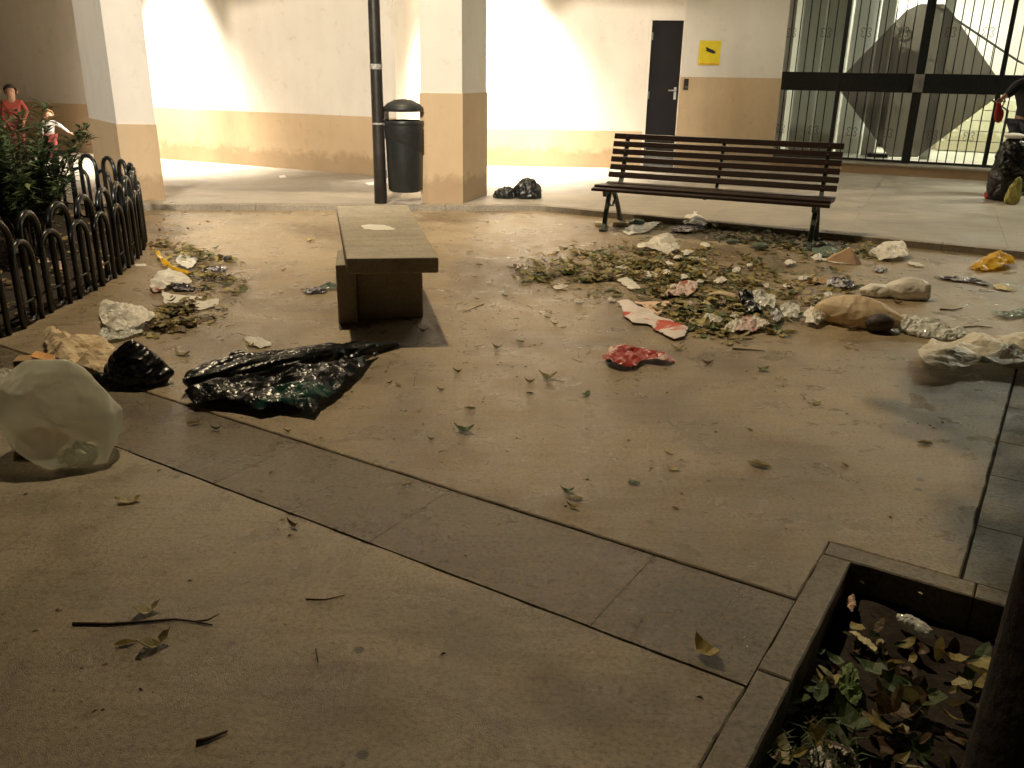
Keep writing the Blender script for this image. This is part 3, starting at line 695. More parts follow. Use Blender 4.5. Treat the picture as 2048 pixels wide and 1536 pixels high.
# ------------------------------------------------------------------ leaves
def leaf_geo(L, W, curl, fold, seed):
    r_ = random.Random(seed); n = 6; vs_ = []; 
    for i in range(n+1):
        t = i/n; w_ = W*math.sin(math.pi*min(1, t*1.02+.0))**.75*(1-.25*t) if 0 < t < 1 else .0008
        y = L*(t-.5); z = curl*L*((t-.5)**2)*2+r_.uniform(-.02, .02)*L; tw = r_.uniform(-.15, .15)*W
        e = 1+r_.uniform(-.18, .18)
        vs_ += [(-w_*e, y, z+fold*w_+tw), (0, y, z), (w_*e, y, z+fold*w_-tw)]
    fs = []
    for i in range(n):
        q = i*3; fs += [(q, q+1, q+4, q+3), (q+1, q+2, q+5, q+4)]
    k = len(vs_); yb = -L*.5; vs_ += [(-.0015, yb, vs_[1][2]), (.0015, yb, vs_[1][2]), (.0015, yb-L*.22, .006), (-.0015, yb-L*.22, .006)]; fs.append((k, k+1, k+2, k+3))
    return vs_, fs
LEAFGEO = [leaf_geo(1.0, .24, .25, .5, 1), leaf_geo(1.0, .30, .5, .25, 2), leaf_geo(1.0, .20, .12, .9, 3), leaf_geo(1.0, .34, .8, .4, 4), leaf_geo(1.0, .28, -.35, -.3, 5), leaf_geo(1.0, .16, .9, 1.2, 6)]
def leaf_cloud(name, pts, mats, weights, size, tiltmax=.2, stack=.05, parent=None):
    mb = MB(); r_ = random.Random(len(pts)+3)
    for (x, y, z) in pts:
        g = r_.choice(LEAFGEO); s_ = r_.uniform(*size)
        rot = Matrix.Rotation(r_.uniform(0, 6.28), 3, 'Z') @ Matrix.Rotation(r_.gauss(0, tiltmax), 3, 'X') @ Matrix.Rotation(r_.gauss(0, tiltmax), 3, 'Y')
        vv = [rot @ (Vector((p[0]*1.15, p[1], p[2]*.55))*s_) for p in g[0]]; lo = min(p.z for p in vv)
        off = Vector((x, y, z-lo+.001)); mi = r_.choices(range(len(mats)), weights)[0]
        mb.add([p+off for p in vv], g[1], mi)
    o = mb.build(name, mats, parent); return o
def crumbs(name, regions, size):
    mb = MB(); r_ = random.Random(31)
    for (px, py, rx, ry, n) in regions:
        for _ in range(int(n*.6)):
            p = at(px+r_.gauss(0, rx), py+r_.gauss(0, ry)); a = r_.uniform(0, 6.28); s_ = r_.uniform(*size)
            d1 = Vector((math.cos(a), math.sin(a), 0))*s_; d2 = Vector((-d1.y, d1.x, 0))*r_.uniform(.2, .8); up_ = Vector((0, 0, r_.uniform(.1, .6)*s_))
            z = Vector((0, 0, .0015))
            mb.add([p-d1-d2+z, p+d1-d2*r_.uniform(.2, 1)+z, p+d1*.6+d2+z, p-d1*.7+d2*.8+z, p+up_*1.0+z], [(0, 1, 4), (1, 2, 4), (2, 3, 4), (3, 0, 4)], r_.choices((0, 1, 2), (4, 4, 1))[0])
    o = mb.build(name, [LEAF[2], LEAF[0], LEAF[1]]); tag(o, 'fine dark crumbs of broken leaf and dirt across the concrete', 'debris', kind='stuff')
def twigs(name, regions, label):
    mb = MB(); r_ = random.Random(77)
    for (px, py, rx, ry, n) in regions:
        for _ in range(n):
            p = at(px+r_.gauss(0, rx), py+r_.gauss(0, ry), .006); a = r_.uniform(0, 3.14); L = r_.uniform(.02, .07); d_ = Vector((math.cos(a), math.sin(a), r_.uniform(-.05, .25)))*L
            mb.tube([p, p+d_*.5+Vector((0, 0, .003)), p+d_], [.0018, .0014, .0008], 4)
    o = mb.build(name, M['twig']); tag(o, label, 'twigs', kind='stuff')
twigs('twig_litter', [(1350, 560, 130, 35, 160), (400, 570, 40, 45, 50), (1580, 490, 90, 12, 60), (1100, 640, 300, 90, 60)], 'thin broken twigs mixed through the leaf litter')
def pile(regions, size=(.03, .075), mound=.03, mask=None):
    r_ = random.Random(17); out = []
    for (px, py, rx, ry, ang, n) in regions:
        for _ in range(int(n*1.35)):
            a, b_ = r_.gauss(0, 1), r_.gauss(0, 1)
            if a*a+b_*b_ > 6: continue
            dx, dy = a*rx, b_*ry; ca, sa = math.cos(R_(ang)), math.sin(R_(ang))
            p = at(px+dx*ca-dy*sa, py+dx*sa+dy*ca)
            if noise.noise(Vector((p.x*4.5, p.y*4.5, 1)))+.5*noise.noise(Vector((p.x*13, p.y*13, 2))) < -.02+.5*(r_.random()-.5): continue
            out.append((p.x, p.y, mound*math.exp(-(a*a+b_*b_)*.7)*r_.random()*1.2))
    return out
big = pile([(1200, 548, 72, 20, 8, 800), (1330, 535, 90, 24, 6, 1100), (1420, 560, 60, 20, 10, 350), (1370, 620, 42, 22, 12, 600), (1455, 625, 60, 26, 8, 420), (1500, 650, 42, 14, 4, 120), (1100, 555, 45, 9, 4, 160), (1570, 600, 60, 22, 10, 160), (1400, 520, 120, 14, 5, 200), (1560, 560, 80, 20, 6, 120)])
o = leaf_cloud('leaf_litter', big, LEAF, (6, 4, 3.5, 4, 2), (.018, .092)); tag(o, 'broad drift of olive and yellow fallen leaves in the middle of the plaza', 'leaf litter', kind='stuff')
o = leaf_cloud('leaf_litter', pile([(1360, 450, 55, 9, 5, 160), (1480, 465, 70, 10, 5, 420), (1580, 490, 60, 12, 5, 420), (1660, 500, 60, 12, 8, 260), (1740, 500, 30, 8, 4, 120), (1620, 470, 30, 6, 4, 100)], mound=.04), LEAF, (5, 4, 2, 4, 1), (.03, .08)); tag(o, 'green and yellow leaves banked along the kerb under the wooden bench', 'leaf litter', kind='stuff')
o = leaf_cloud('leaf_litter', pile([(395, 520, 40, 14, 10, 320), (415, 565, 38, 10, 8, 240), (370, 628, 42, 14, -8, 380), (330, 655, 30, 8, -8, 120), (340, 500, 30, 8, 5, 80)], mound=.05), LEAF, (5, 3, 4, 2, 1), (.03, .08)); tag(o, 'strip of leaves and scraps on the concrete beside the hooped fence', 'leaf litter', kind='stuff')
pts = []
for _ in range(420):
    u = rnd.uniform(-.32, .62); v = rnd.uniform(1.3, 2.3); 
    if u > .1 and rnd.random() < .6: continue
    p = uv(u, v); pts.append((p.x, p.y, -.09+.045*rnd.random()))
o = leaf_cloud('leaf_litter', pts, LEAF+[M['twig']], (3, 1.5, 3.5, 4, 1.2, 2), (.03, .09), .6); tag(o, 'dark rotting leaves filling the tree pit', 'leaf litter', kind='stuff')
pts = []
for _ in range(1100):
    p = Vector((rnd.uniform(-6.5, -2.75), rnd.uniform(4.2, 8.0), 0))
    pts.append((p.x, p.y, .02+.02*rnd.random()))
pts = [q for q in pts if min((Vector((q[0], q[1], 0))-p).length for p in fpath) > .08 and q[0] < min(along(1.2).x, -2.8)+.0]
o = leaf_cloud('leaf_litter', pts, LEAF, (4, 3, 5, 1, 1), (.03, .08)); tag(o, 'brown leaf litter on the soil inside the hooped fence', 'leaf litter', kind='stuff')
crumbs('crumbs', [(1320, 545, 110, 28, 2600), (1420, 600, 70, 30, 1400), (1090, 552, 45, 9, 700), (400, 560, 45, 45, 1200), (1560, 490, 110, 14, 900), (1260, 560, 190, 34, 1200), (1024, 700, 380, 130, 520), (1250, 580, 300, 60, 500), (1000, 620, 120, 70, 160), (700, 1000, 420, 230, 110), (400, 600, 120, 70, 220), (900, 450, 160, 25, 80), (1850, 600, 120, 60, 120), (1600, 900, 260, 200, 90), (200, 1300, 200, 120, 30)], (.003, .010))

leaf_me = {}
def one_leaf(px, py, size, mat, rz, label, group=None, kind=None, g=None, tilt=0.0, cat='leaf', z=0.0, world_p=None):
    g = rnd.randrange(len(LEAFGEO)) if g is None else g; key = (g, mat)
    if key not in leaf_me:
        me = bpy.data.meshes.new('leaf'); vs_, fs = LEAFGEO[g]; lo = min(p[2] for p in vs_); me.from_pydata([(p[0], p[1], p[2]-lo) for p in vs_], [], fs); me.materials.append(LEAF[mat]); leaf_me[key] = me
    o = bpy.data.objects.new('leaf', leaf_me[key]); C.objects.link(o); o.location = (world_p or at(px, py, z))+Vector((0, 0, .0015)); o.scale = (size,)*3; o.rotation_euler = (tilt, tilt*.4, R_(rz))
    tag(o, label, cat, group); return o
for a in [
 (258, 1004, .085, 4, -75, 'pale slender yellow leaf alone below the big translucent bag', 1),
 (295, 1225, .07, 4, -60, 'pale green curled leaf lying against the long thin twig', 3),
 (250, 1290, .055, 1, -70, 'narrow bright tip of yellow leaf beside the ragged green one', 2),
 (310, 1292, .085, 0, -50, 'ragged curled green leaf casting a long shadow at lower left', 3),
 (1412, 1308, .09, 1, 30, 'crumpled yellow green leaf on the aggregate strip left of the tree pit', 3),
 (1518, 932, .10, 4, 62, 'long pale folded leaf on the right of the plaza', 2),
 (1345, 940, .05, 1, 80, 'small rounded bright yellow leaf left of the long pale one', 1),
 (928, 864, .085, 3, 80, 'green leaf with a pale edge in the open middle floor', 3),
 (862, 880, .03, 2, 70, 'tiny brown curl just left of the green leaf with a pale edge', 5),
 (1172, 790, .06, 3, -40, 'small flat green leaf below the red wrapper', 1),
 (1134, 985, .05, 3, 75, 'dark green curled leaf near the aggregate strip', 3),
 (1524, 742, .065, 3, 85, 'dark green leaf lying right of the red wrapper', 3),
 (1415, 729, .065, 2, 88, 'dark brown rolled leaf just right of the red wrapper', 5),
 (1355, 700, .07, 0, 80, 'olive curled leaf touching the tip of the red wrapper', 3),
 (1095, 757, .09, 0, 75, 'broad dry olive leaf left of the red wrapper', 3),
 (915, 745, .05, 2, 70, 'dark brown curled leaf beside the concrete bench shadow', 5),
 (940, 818, .055, 0, 88, 'small olive leaf between the bench shadow and the green leaf', 2),
 (1850, 888, .065, 0, 80, 'thin olive leaf near the right edge strip', 2),
 (1690, 930, .045, 4, 20, 'thin pale splinter of leaf on the right of the floor', 2),
 (1545, 668, .11, 1, 100, 'large yellow leaf at the front edge of the central litter', 1),
 (1580, 665, .10, 1, 92, 'long straight yellow leaf beside the tan sack', 2),
 (1135, 567, .07, 4, 60, 'cream yellow leaf at the left edge of the central litter', 1),
 (1010, 592, .05, 3, 50, 'small green leaf left of the central litter drift', 1),
 (994, 697, .06, 2, 65, 'pinkish brown curled leaf right of the concrete bench shadow', 3),
 (845, 664, .07, 2, 75, 'dark red brown leaf lying in the concrete bench shadow', 3),
 (500, 692, .06, 1, 60, 'curled yellow leaf left of the small pink paper', 3),
 (386, 848, .06, 0, -60, 'thin olive leaf on the aggregate strip below the black bag', 2),
 (432, 860, .05, 3, 88, 'thin dark leaf on the aggregate strip below the black sheet', 5),
 (238, 826, .04, 1, 40, 'small yellow scrap of leaf beside the big translucent bag', 3),
 (365, 710, .09, 0, 75, 'grey dry leaf right of the small black bag', 1),
 (1700, 660, .11, 2, 76, 'dark brown leaf lying in front of the tan sack', 5),
 (620, 483, .10, 1, 85, 'yellow leaf just left of the concrete bench', 3),
 (958, 530, .07, 1, 85, 'yellow leaf right of the concrete bench seat', 2),
 (940, 503, .06, 4, 85, 'pale small leaf right of the concrete bench, near its far end', 1),
 (1795, 583+25, .08, 2, 80, 'flat brown twiggy leaf in front of the cloud like white bag', 5),
]:
    one_leaf(a[0], a[1], a[2], a[3], a[4], a[5], g=a[6])
r2 = random.Random(5); GRP = 'small leaf scraps scattered over the concrete'
for _ in range(95):
    reg = r2.choices(((1024, 640, 330, 110), (600, 520, 150, 60), (1450, 800, 260, 150), (900, 1000, 420, 160), (1000, 460, 200, 25), (1850, 600, 130, 60)), (5, 1, 2, .7, 1.2, 2))[0]
    px, py = r2.gauss(reg[0], reg[2]), r2.gauss(reg[1], reg[3])
    if not (330 < px < 2040 and 425 < py < 1250): continue
    if 660 < px < 910 and py < 700: continue
    if py < 640 and px < 480: continue
    mm = r2.choices((0, 1, 2, 3), (4, 3, 5, 1))[0]; one_leaf(px, py, r2.uniform(.022, .058), mm, r2.uniform(40, 130), 'tiny %s leaf scrap lying loose %s' % (('olive', 'yellowish', 'brown', 'green')[mm], 'behind the far end of the concrete bench' if py < 500 and px < 1150 else 'between the concrete bench and the central leaf drift' if px > 880 and px < 1100 and py < 660 else 'left of the concrete bench' if px < 690 and py < 700 else 'right of the leaf drift' if px > 1650 and py < 720 else 'among the central leaf drift' if py < 640 else 'in the open floor in front of the leaf drift' if py < 900 else 'near the aggregate strip in the foreground'), GRP)

def twig(name, pxs, r, label, zs=None, z=0):
    pts = [at(x, y, z+r) for x, y in pxs]; mb = MB(); n = len(pts)
    mb.tube(pts, [r*(1-.55*i/(n-1)) for i in range(n)], 6); o = mb.build(name, M['twig'], smooth=True); return tag(o, label, 'twig')
t1 = twig('twig', [(145, 1247), (220, 1248), (290, 1243), (350, 1238), (390, 1243), (425, 1250)], .0045, 'long thin dark twig on the foreground floor')
mb = MB(); mb.tube([at(390, 1243, .004), at(415, 1240, .008), at(438, 1228, .012)], [.003, .0025, .0015], 6); mb.build('side_shoot', M['twig'], t1)
twig('twig', [(392, 1484), (420, 1476), (455, 1462)], .006, 'short thick twig at the bottom of the foreground')
twig('twig', [(612, 1198), (650, 1199), (690, 1190)], .0022, 'fine arched twig in the middle foreground')
twig('twig', [(632, 1298), (636, 1325)], .0025, 'short pale straw in the middle foreground')
twig('twig', [(1465, 697), (1510, 700), (1530, 702)], .005, 'short twig right of the red wrapper')
twig('twig', [(968, 598+10), (950, 615), (925, 625)], .003, 'thin twig on the floor right of the concrete bench')

# ------------------------------------------------------------------ litter generators
def tri(x): return abs((x % 1.0)-.5)*2
def crease(p, seed, freq, n=5):
    r_ = random.Random(seed); s_ = 0; w = 0
    q = Vector((p.x+.05*noise.noise(Vector((p.x*freq*.7, p.y*freq*.7, seed))), p.y+.05*noise.noise(Vector((p.y*freq*.7, p.x*freq*.7, seed+3))), p.z))
    for k in range(n):
        a = r_.uniform(0, math.pi); e = r_.uniform(-1, 1); f = freq*(1.5**k)*r_.uniform(.7, 1.3); am = .62**k
        s_ += am*tri((q.x*math.cos(a)+q.y*math.sin(a)+q.z*e)*f+r_.random()); w += am
    return s_/w
def inside(p, poly):
    c_ = False; n = len(poly)
    for i in range(n):
        a, b_ = poly[i], poly[i-1]
        if (a.y > p.y) != (b_.y > p.y) and p.x < (b_.x-a.x)*(p.y-a.y)/(b_.y-a.y)+a.x: c_ = not c_
    return c_
def edge_near(p, poly):
    best = None
    for i in range(len(poly)):
        a, b_ = poly[i-1], poly[i]; d_ = b_-a; t = max(0, min(1, (p-a).dot(d_)/max(1e-9, d_.dot(d_)))); q = a+d_*t; l = (p-q).length
        if best is None or l < best[0]: best = (l, q)
    return best
def sheet(name, pxs, mat, label, cat, h=.05, cr=.02, freq=8, zref=None, res=40, seed=0, lift=.0, base=0.0, smooth=False, ew=.25, pts=None, film=True, lumps=None, tilt=None, ridges=None, grain=None, stretch=4.0):
    """a crumpled sheet or collapsed bag: an outline on the ground with a bulging, creased surface"""
    zref = h*.35 if zref is None else zref
    W = [V2(at(x, y, base+zref)) for x, y in pxs] if pts is None else pts
    sz = max(max(p.x for p in W)-min(p.x for p in W), max(p.y for p in W)-min(p.y for p in W)); W2 = []
    for i in range(len(W)):
        a, b_ = W[i], W[(i+1) % len(W)]; kk = max(2, int((b_-a).length/(sz*.06)))
        for j in range(kk):
            q = a.lerp(b_, j/kk); nz = Vector((q.x/sz*6+seed, q.y/sz*6, 0))
            W2.append(q+Vector((noise.noise(nz)+.6*noise.noise(nz*3), noise.noise(nz+Vector((5, 5, 5)))+.6*noise.noise(nz*3+Vector((9, 0, 0)))))*sz*.03)
    W = W2
    xs = [p.x for p in W]; ys = [p.y for p in W]; x0, x1, y0, y1 = min(xs), max(xs), min(ys), max(ys); st = max(x1-x0, y1-y0)/res
    nx, ny = int((x1-x0)/st)+2, int((y1-y0)/st)+2; idx = {}; vs_ = []; fs = []; size = max(x1-x0, y1-y0)
    cen = Vector(((x0+x1)/2, (y0+y1)/2))
    def gv(i, j):
        if (i, j) in idx: return idx[i, j]
        p = Vector((x0+i*st, y0+j*st)); ed, q = edge_near(p, W)
        ins = inside(p, W)
        if not ins or ed < st*.5: p = q; ed = 0
        e = min(1, ed/(size*ew)); env = math.sin(e*math.pi/2)**.8
        P = Vector((p.x, p.y, 0)); lump = .55+.45*noise.noise(P*(2.5/size)*1.3+Vector((seed, 0, 0)))*1.6
        if lumps:
            lump = 0.25
            for (lx, ly, lr, lh) in lumps:
                c_ = V2(at(lx, ly, base)); lump = max(lump, lh*math.exp(-((p-c_).length/lr)**2))
        if ridges:
            lump = .12
            for (ax, ay, bx_, by, rw, rh) in ridges:
                A_ = V2(at(ax, ay, base+.03)); B_ = V2(at(bx_, by, base+.03)); D_ = B_-A_; tt = max(0, min(1, (p-A_).dot(D_)/D_.dot(D_)))
                wv = .008*noise.noise(P*14+Vector((seed, 0, 0)))
                lump = max(lump, rh*min(1, 1.35*math.exp(-(((p-(A_+D_*tt)).length+wv)/rw)**2)))
            lump *= .95+.22*noise.noise(P*16)
        if grain is not None:
            gx, gy = math.cos(grain), math.sin(grain); Q = Vector(((P.x*gx+P.y*gy)/stretch**.5, (-P.x*gy+P.y*gx)*stretch**.5, 0)); cv = .6*crease(Q, seed, freq/size/1.6)+.4*crease(P, seed+1, freq/size/1.2)
        else: cv = crease(P, seed, freq/size/1.6)
        f1 = 2.2/size; rid = (1-abs(noise.noise(P*f1*1.6+Vector((seed*1.3, 0, 0))))*2.2)*.6+(1-abs(noise.noise(P*f1*3.7+Vector((0, seed*2.1, 0))))*2.2)*.4
        if ridges: z = base+.002+h*lump*min(1, ed/.012+.15)+cr*cv*(.3+.7*min(1, ed/.03))+.012*max(0, rid)*(ed > 0)
        else:
            e3 = .62+.38*env
            fold = max(0, .55*rid+.45*noise.noise(P*f1*.9+Vector((seed, seed, 0)))+.25)
            z = base+.001+(h*1.25*fold*e3 if ridges is None else 0)*(1 if not lift else .6)+cr*cv*(.45+.55*env)+lift*max(0, noise.noise(P*f1*1.3+Vector((seed, 9, 0))))*(1-env)*1.5
        if tilt: z += max(0, (p-cen).dot(Vector(tilt)))
        jx = Vector((noise.noise(P*40+Vector((seed, 0, 5))), noise.noise(P*40+Vector((0, seed, 9))), 0))*st*.25*(env > 0)
        idx[i, j] = len(vs_); vs_.append((p.x+jx.x-cen.x, p.y+jx.y-cen.y, max(base+.0015, z)-base)); return idx[i, j]
    for i in range(nx):
        for j in range(ny):
            c_ = Vector((x0+(i+.5)*st, y0+(j+.5)*st))
            if inside(c_, W):
                a, b_, c1, d1 = gv(i, j), gv(i+1, j), gv(i+1, j+1), gv(i, j+1)
                fs += [(a, b_, c1), (a, c1, d1)] if (i+j) % 2 else [(a, b_, d1), (b_, c1, d1)]
    o = mesh(name, vs_, fs, mat, smooth=smooth, loc=(cen.x, cen.y, base))
    return tag(o, label, cat)
def hullbag(name, center, pts, mat, label=None, cat=None, cr=.012, freq=9, seed=0, parent=None, rz=0.0, cuts=5, relax=1, jit=0, sharp=True, an=(1, 1, 1)):
    """taut thin bag: the hull of a few stretched corners, relaxed, with ridged fold lines"""
    bm = bmesh.new(); r_ = random.Random(seed)
    for p in pts: bm.verts.new(Vector(p)+Vector((r_.uniform(-jit, jit), r_.uniform(-jit, jit), r_.uniform(0, jit))))
    g = bmesh.ops.convex_hull(bm, input=bm.verts); bmesh.ops.delete(bm, geom=[e for e in g['geom_interior'] if isinstance(e, bmesh.types.BMVert)], context='VERTS')
    bmesh.ops.triangulate(bm, faces=bm.faces)
    for it in range(cuts):
        le = [e for e in bm.edges if e.calc_length() > .55*max(.02, max(e2.calc_length() for e2 in bm.edges)*.5)] if it < 3 else bm.edges[:]
        if len(bm.faces) > 9000: break
        bmesh.ops.subdivide_edges(bm, edges=le, cuts=1); bmesh.ops.triangulate(bm, faces=bm.faces)
        for _ in range(relax if it < 2 else 1): bmesh.ops.smooth_vert(bm, verts=bm.verts, factor=.35 if it < 2 else .2, use_axis_x=True, use_axis_y=True, use_axis_z=True)
    bm.normal_update()
    for v in bm.verts:
        p = v.co; q = Vector((p.x*an[0], p.y*an[1], p.z*an[2]))*freq+Vector((seed, 0, 0)); q = q+Vector((noise.noise(q*.6), noise.noise(q*.6+Vector((7, 0, 0))), 0))*.8
        rd = (1-abs(noise.noise(q))*2.4)*.6+(1-abs(noise.noise(q*2.3+Vector((3, 3, 3))))*2.4)*.3+.2*noise.noise(q*5)
        v.co = p+v.normal*cr*rd
        if v.co.z < .003: v.co.z = .003
    me = bpy.data.meshes.new(name); bm.to_mesh(me); bm.free(); me.materials.append(mat)
    if not sharp: me.polygons.foreach_set('use_smooth', [True]*len(me.polygons))
    o = bpy.data.objects.new(name, me); C.objects.link(o); o.location = center; o.rotation_euler = (0, 0, rz)
    if parent: o.parent = parent
    return tag(o, label, cat)
def ringpts(rows):
    """rows of (z, cx, half width, half depth, cy)"""
    out = []
    for (z, cx_, hw, hd, cy) in rows:
        for k in range(8): th = 2*math.pi*(k+.3*(len(out) % 3))/8; out.append((cx_+hw*math.cos(th), cy+hd*math.sin(th), z))
    return out
def blob(name, center, lobes, mat, label=None, cat=None, cr=.03, freq=5, seed=0, sub=5, parent=None, smooth=True, rz=0.0, flat=True):
    """closed bulging body: union of ellipsoids (dx,dy,dz,rx,ry,rz_) with sharp creases pressed into it"""
    bm = bmesh.new(); bmesh.ops.create_icosphere(bm, subdivisions=sub, radius=1)
    for v in bm.verts:
        d_ = v.co.normalized(); best = 0.02
        o_ = Vector((lobes[0][0], lobes[0][1], lobes[0][2]))
        for (cx_, cy, cz, rx, ry, rz_) in lobes:
            s_ = Vector((1/rx, 1/ry, 1/rz_)); D = Vector((d_.x*s_.x, d_.y*s_.y, d_.z*s_.z)); O = Vector(((o_.x-cx_)*s_.x, (o_.y-cy)*s_.y, (o_.z-cz)*s_.z))
            A = D.dot(D); B = 2*D.dot(O); Cc = O.dot(O)-1; disc = B*B-4*A*Cc
            if disc > 0:
                t = (-B+math.sqrt(disc))/(2*A)
                if t > best: best = t
        p = o_+d_*best
        c_ = crease(p*1.0, seed, freq)+.35*noise.noise(p*freq*1.6+Vector((seed, 0, 0)))
        p = o_+d_*best*(1-cr*4*(.9-c_)*.5)
        if flat and p.z < .004: p.z = .004+.0*p.z
        v.co = p
    me = bpy.data.meshes.new(name); bm.to_mesh(me); bm.free(); me.materials.append(mat)
    if smooth: me.polygons.foreach_set('use_smooth', [True]*len(me.polygons))
    o = bpy.data.objects.new(name, me); C.objects.link(o); o.location = center; o.rotation_euler = (0, 0, rz)
    if parent: o.parent = parent
    return tag(o, label, cat)

# ------------------------------------------------------------------ rubbish on the left
gA, gB = at(378, 794), at(812, 694); gd = gB-gA; gl_ = gd.length
gb = empty('bin_bag', gA, math.atan2(gd.y, gd.x)); tag(gb, 'large collapsed black and green bin bag spread in front of the concrete bench', 'bin bag')
hullbag('bag_roll', (0, 0, 0), [(-.04, -.03, .003), (-.05, .01, .10), (-.03, .08, .12), (-.01, .13, .003), (.12, -.065, .003), (.12, -.03, .11), (.13, .08, .135), (.13, .17, .003), (.35, -.07, .003), (.36, -.02, .10), (.37, .09, .12), (.36, .17, .003), (gl_*.72, -.04, .003), (gl_*.72, .0, .07), (gl_*.72, .07, .085), (gl_*.72, .12, .003), (gl_, -.01, .003), (gl_, .02, .02), (gl_+.04, .0, .01)], M['blackbag'], cr=.017, freq=9, seed=3, parent=gb, an=(.3, 1.6, 1.6))
hullbag('bag_lobe', (.33, .22, 0), [(-.08, -.05, .003), (.07, -.06, .003), (.08, .05, .003), (-.07, .05, .003), (-.03, 0, .105), (.03, .01, .095), (.06, -.03, .07)], M['blackbag'], cr=.014, freq=14, seed=6, parent=gb)
hullbag('bag_lobe', (.12, .15, 0), [(-.07, -.05, .003), (.10, -.06, .003), (.10, .03, .003), (-.06, .04, .003), (-.03, 0, .07), (.05, .0, .065)], M['blackbag'], cr=.012, freq=14, seed=7, parent=gb)
hullbag('bag_tail', (.52, .13, 0), [(-.16, -.05, .003), (.18, -.06, .003), (.20, .0, .02), (.12, .04, .003), (-.14, .05, .003), (-.10, 0, .06), (.05, .0, .045)], M['blackbag'], cr=.012, freq=14, seed=8, parent=gb, an=(.6, 1.3, 1.3))
sk = sheet('bag_skirt', [(370, 800), (450, 775), (560, 765), (690, 735), (760, 705), (725, 745), (700, 770), (650, 806), (628, 834), (560, 822), (520, 830), (470, 816), (390, 816)], M['greenbag'], None, None, h=.075, cr=.045, freq=7, res=90, seed=3, zref=.01, grain=.75, stretch=4, ew=.12)
sk.parent = gb; sk.matrix_parent_inverse = (Matrix.Translation(gA) @ Matrix.Rotation(math.atan2(gd.y, gd.x), 4, 'Z')).inverted()
b1 = empty('bin_bag', at(275, 765)); tag(b1, 'small black bin bag with a pointed top left of the collapsed black one', 'bin bag')
hullbag('bag_body', (0, 0, 0), ringpts([(.003, .0, .15, .10, 0), (.05, .0, .155, .11, 0), (.12, -.02, .10, .07, .02)])+[(-.02, .02, .225), (-.05, .0, .20), (.06, .03, .15), (.19, .02, .05)], M['blackbag'], cr=.014, freq=10, seed=4, parent=b1)
hullbag('bag_skirt', (-.10, -.06, 0), [(-.14, -.03, .0), (.10, -.05, .0), (.12, .05, .03), (-.12, .05, .05), (-.02, 0, .075), (.2, .0, .01)], M['blackbag'], cr=.012, freq=14, seed=5, parent=b1)
sb = at(105, 915)
bb = empty('carrier_bag', sb+Vector((0, .10, 0))); tag(bb, 'big inflated translucent whitish bag at the left edge', 'plastic bag')
bb.location = (-1.70, 3.0, 0)
hullbag('bag_body', (0, 0, 0), ringpts([(.003, -.03, .17, .08, 0), (.06, -.01, .215, .13, 0), (.17, .0, .225, .15, .0), (.27, -.05, .18, .13, .02)])+[(-.05, .0, .375), (.05, 0, .372), (.10, .02, .335), (.185, .0, .25), (-.13, .03, .35), (.03, -.17, .003), (.19, -.10, .003), (.21, -.04, .06)], M['palebag'], cr=.008, freq=5, seed=17, parent=bb, relax=0, sharp=False, an=(1.6, 1.6, .6))
fb = hullbag('bag_fold', (.09, -.155, 0), [(-.07, .02, .0), (.10, .01, .0), (.11, .04, .09), (-.03, .05, .11), (.03, -.02, .05), (.04, .02, .10), (-.05, .0, .04)], M['palebag'], cr=.014, freq=17, seed=12, parent=bb)
hullbag('bag_contents', (-.08, .0, .004), [(-.1, -.08, .0), (.1, -.07, 0), (.1, .08, 0), (-.1, .08, 0), (0, 0, .12), (-.09, -.05, .09), (.06, .02, .1)], M['card'], cr=.01, freq=10, seed=13, parent=bb)
sheet('carrier_bag', [(-40, 775), (0, 745), (45, 741), (48, 775), (20, 800), (-40, 800)], M['palebag'], 'smaller pale bag half hidden behind the big translucent bag', 'plastic bag', h=.10, cr=.02, seed=8, zref=.05)
kp = sheet('paper_sack', [(88, 672), (100, 665), (130, 680), (170, 686), (215, 680), (232, 700), (232, 735), (205, 752), (160, 735), (120, 725), (92, 705)], M['kraft'], 'crumpled beige paper sack between the orange box and the small black bag', 'paper sack', h=.09, cr=.05, freq=9, seed=21, zref=.045, res=46)
bx = empty('cardboard_box', at(52, 748)+Vector((0, .04, 0)), R_(12)); tag(bx, 'small torn cardboard box with an orange flap behind the big translucent bag', 'cardboard box')
mb = MB(); mb.box((0, 0, .035), (.11, .09, .068)); mb.build('box_body', M['card'], bx, bevel=.002)
mb = MB(); mb.box((.075, -.01, .075), (.10, .09, .003), Matrix.Rotation(R_(18), 3, 'Y')); mb.build('flap', plastic('orange card', (.62, .30, .08), .6, wr=.1), bx)
mb = MB(); mb.box((.0, -.0465, .036), (.10, .002, .06)); mb.build('dark_side', M['dark'], bx)
sheet('carrier_bag', [(200, 612), (215, 608), (262, 610), (285, 622), (308, 628), (314, 645), (290, 655), (262, 660), (230, 668), (205, 650), (198, 630)], M['whitebag'], 'crumpled cream carrier bag beside the fence foot', 'plastic bag', h=.08, cr=.04, freq=8, seed=22, zref=.03, res=46)
sheet('plastic_film', [(195, 668), (215, 652), (250, 656), (290, 652), (285, 668), (240, 680), (205, 684)], M['clearbag'], 'shiny crinkled clear film in front of the crumpled cream carrier bag', 'plastic film', h=.03, cr=.03, freq=12, seed=23, res=46)
sheet('paper_sheet', [(325, 582), (360, 585), (400, 588), (438, 600), (436, 606), (395, 613), (350, 610), (325, 600)], M['paper'], 'flat pointed white paper lying across the leaf strip by the fence', 'paper', h=.03, cr=.02, freq=5, seed=24, zref=.03, lift=.02)
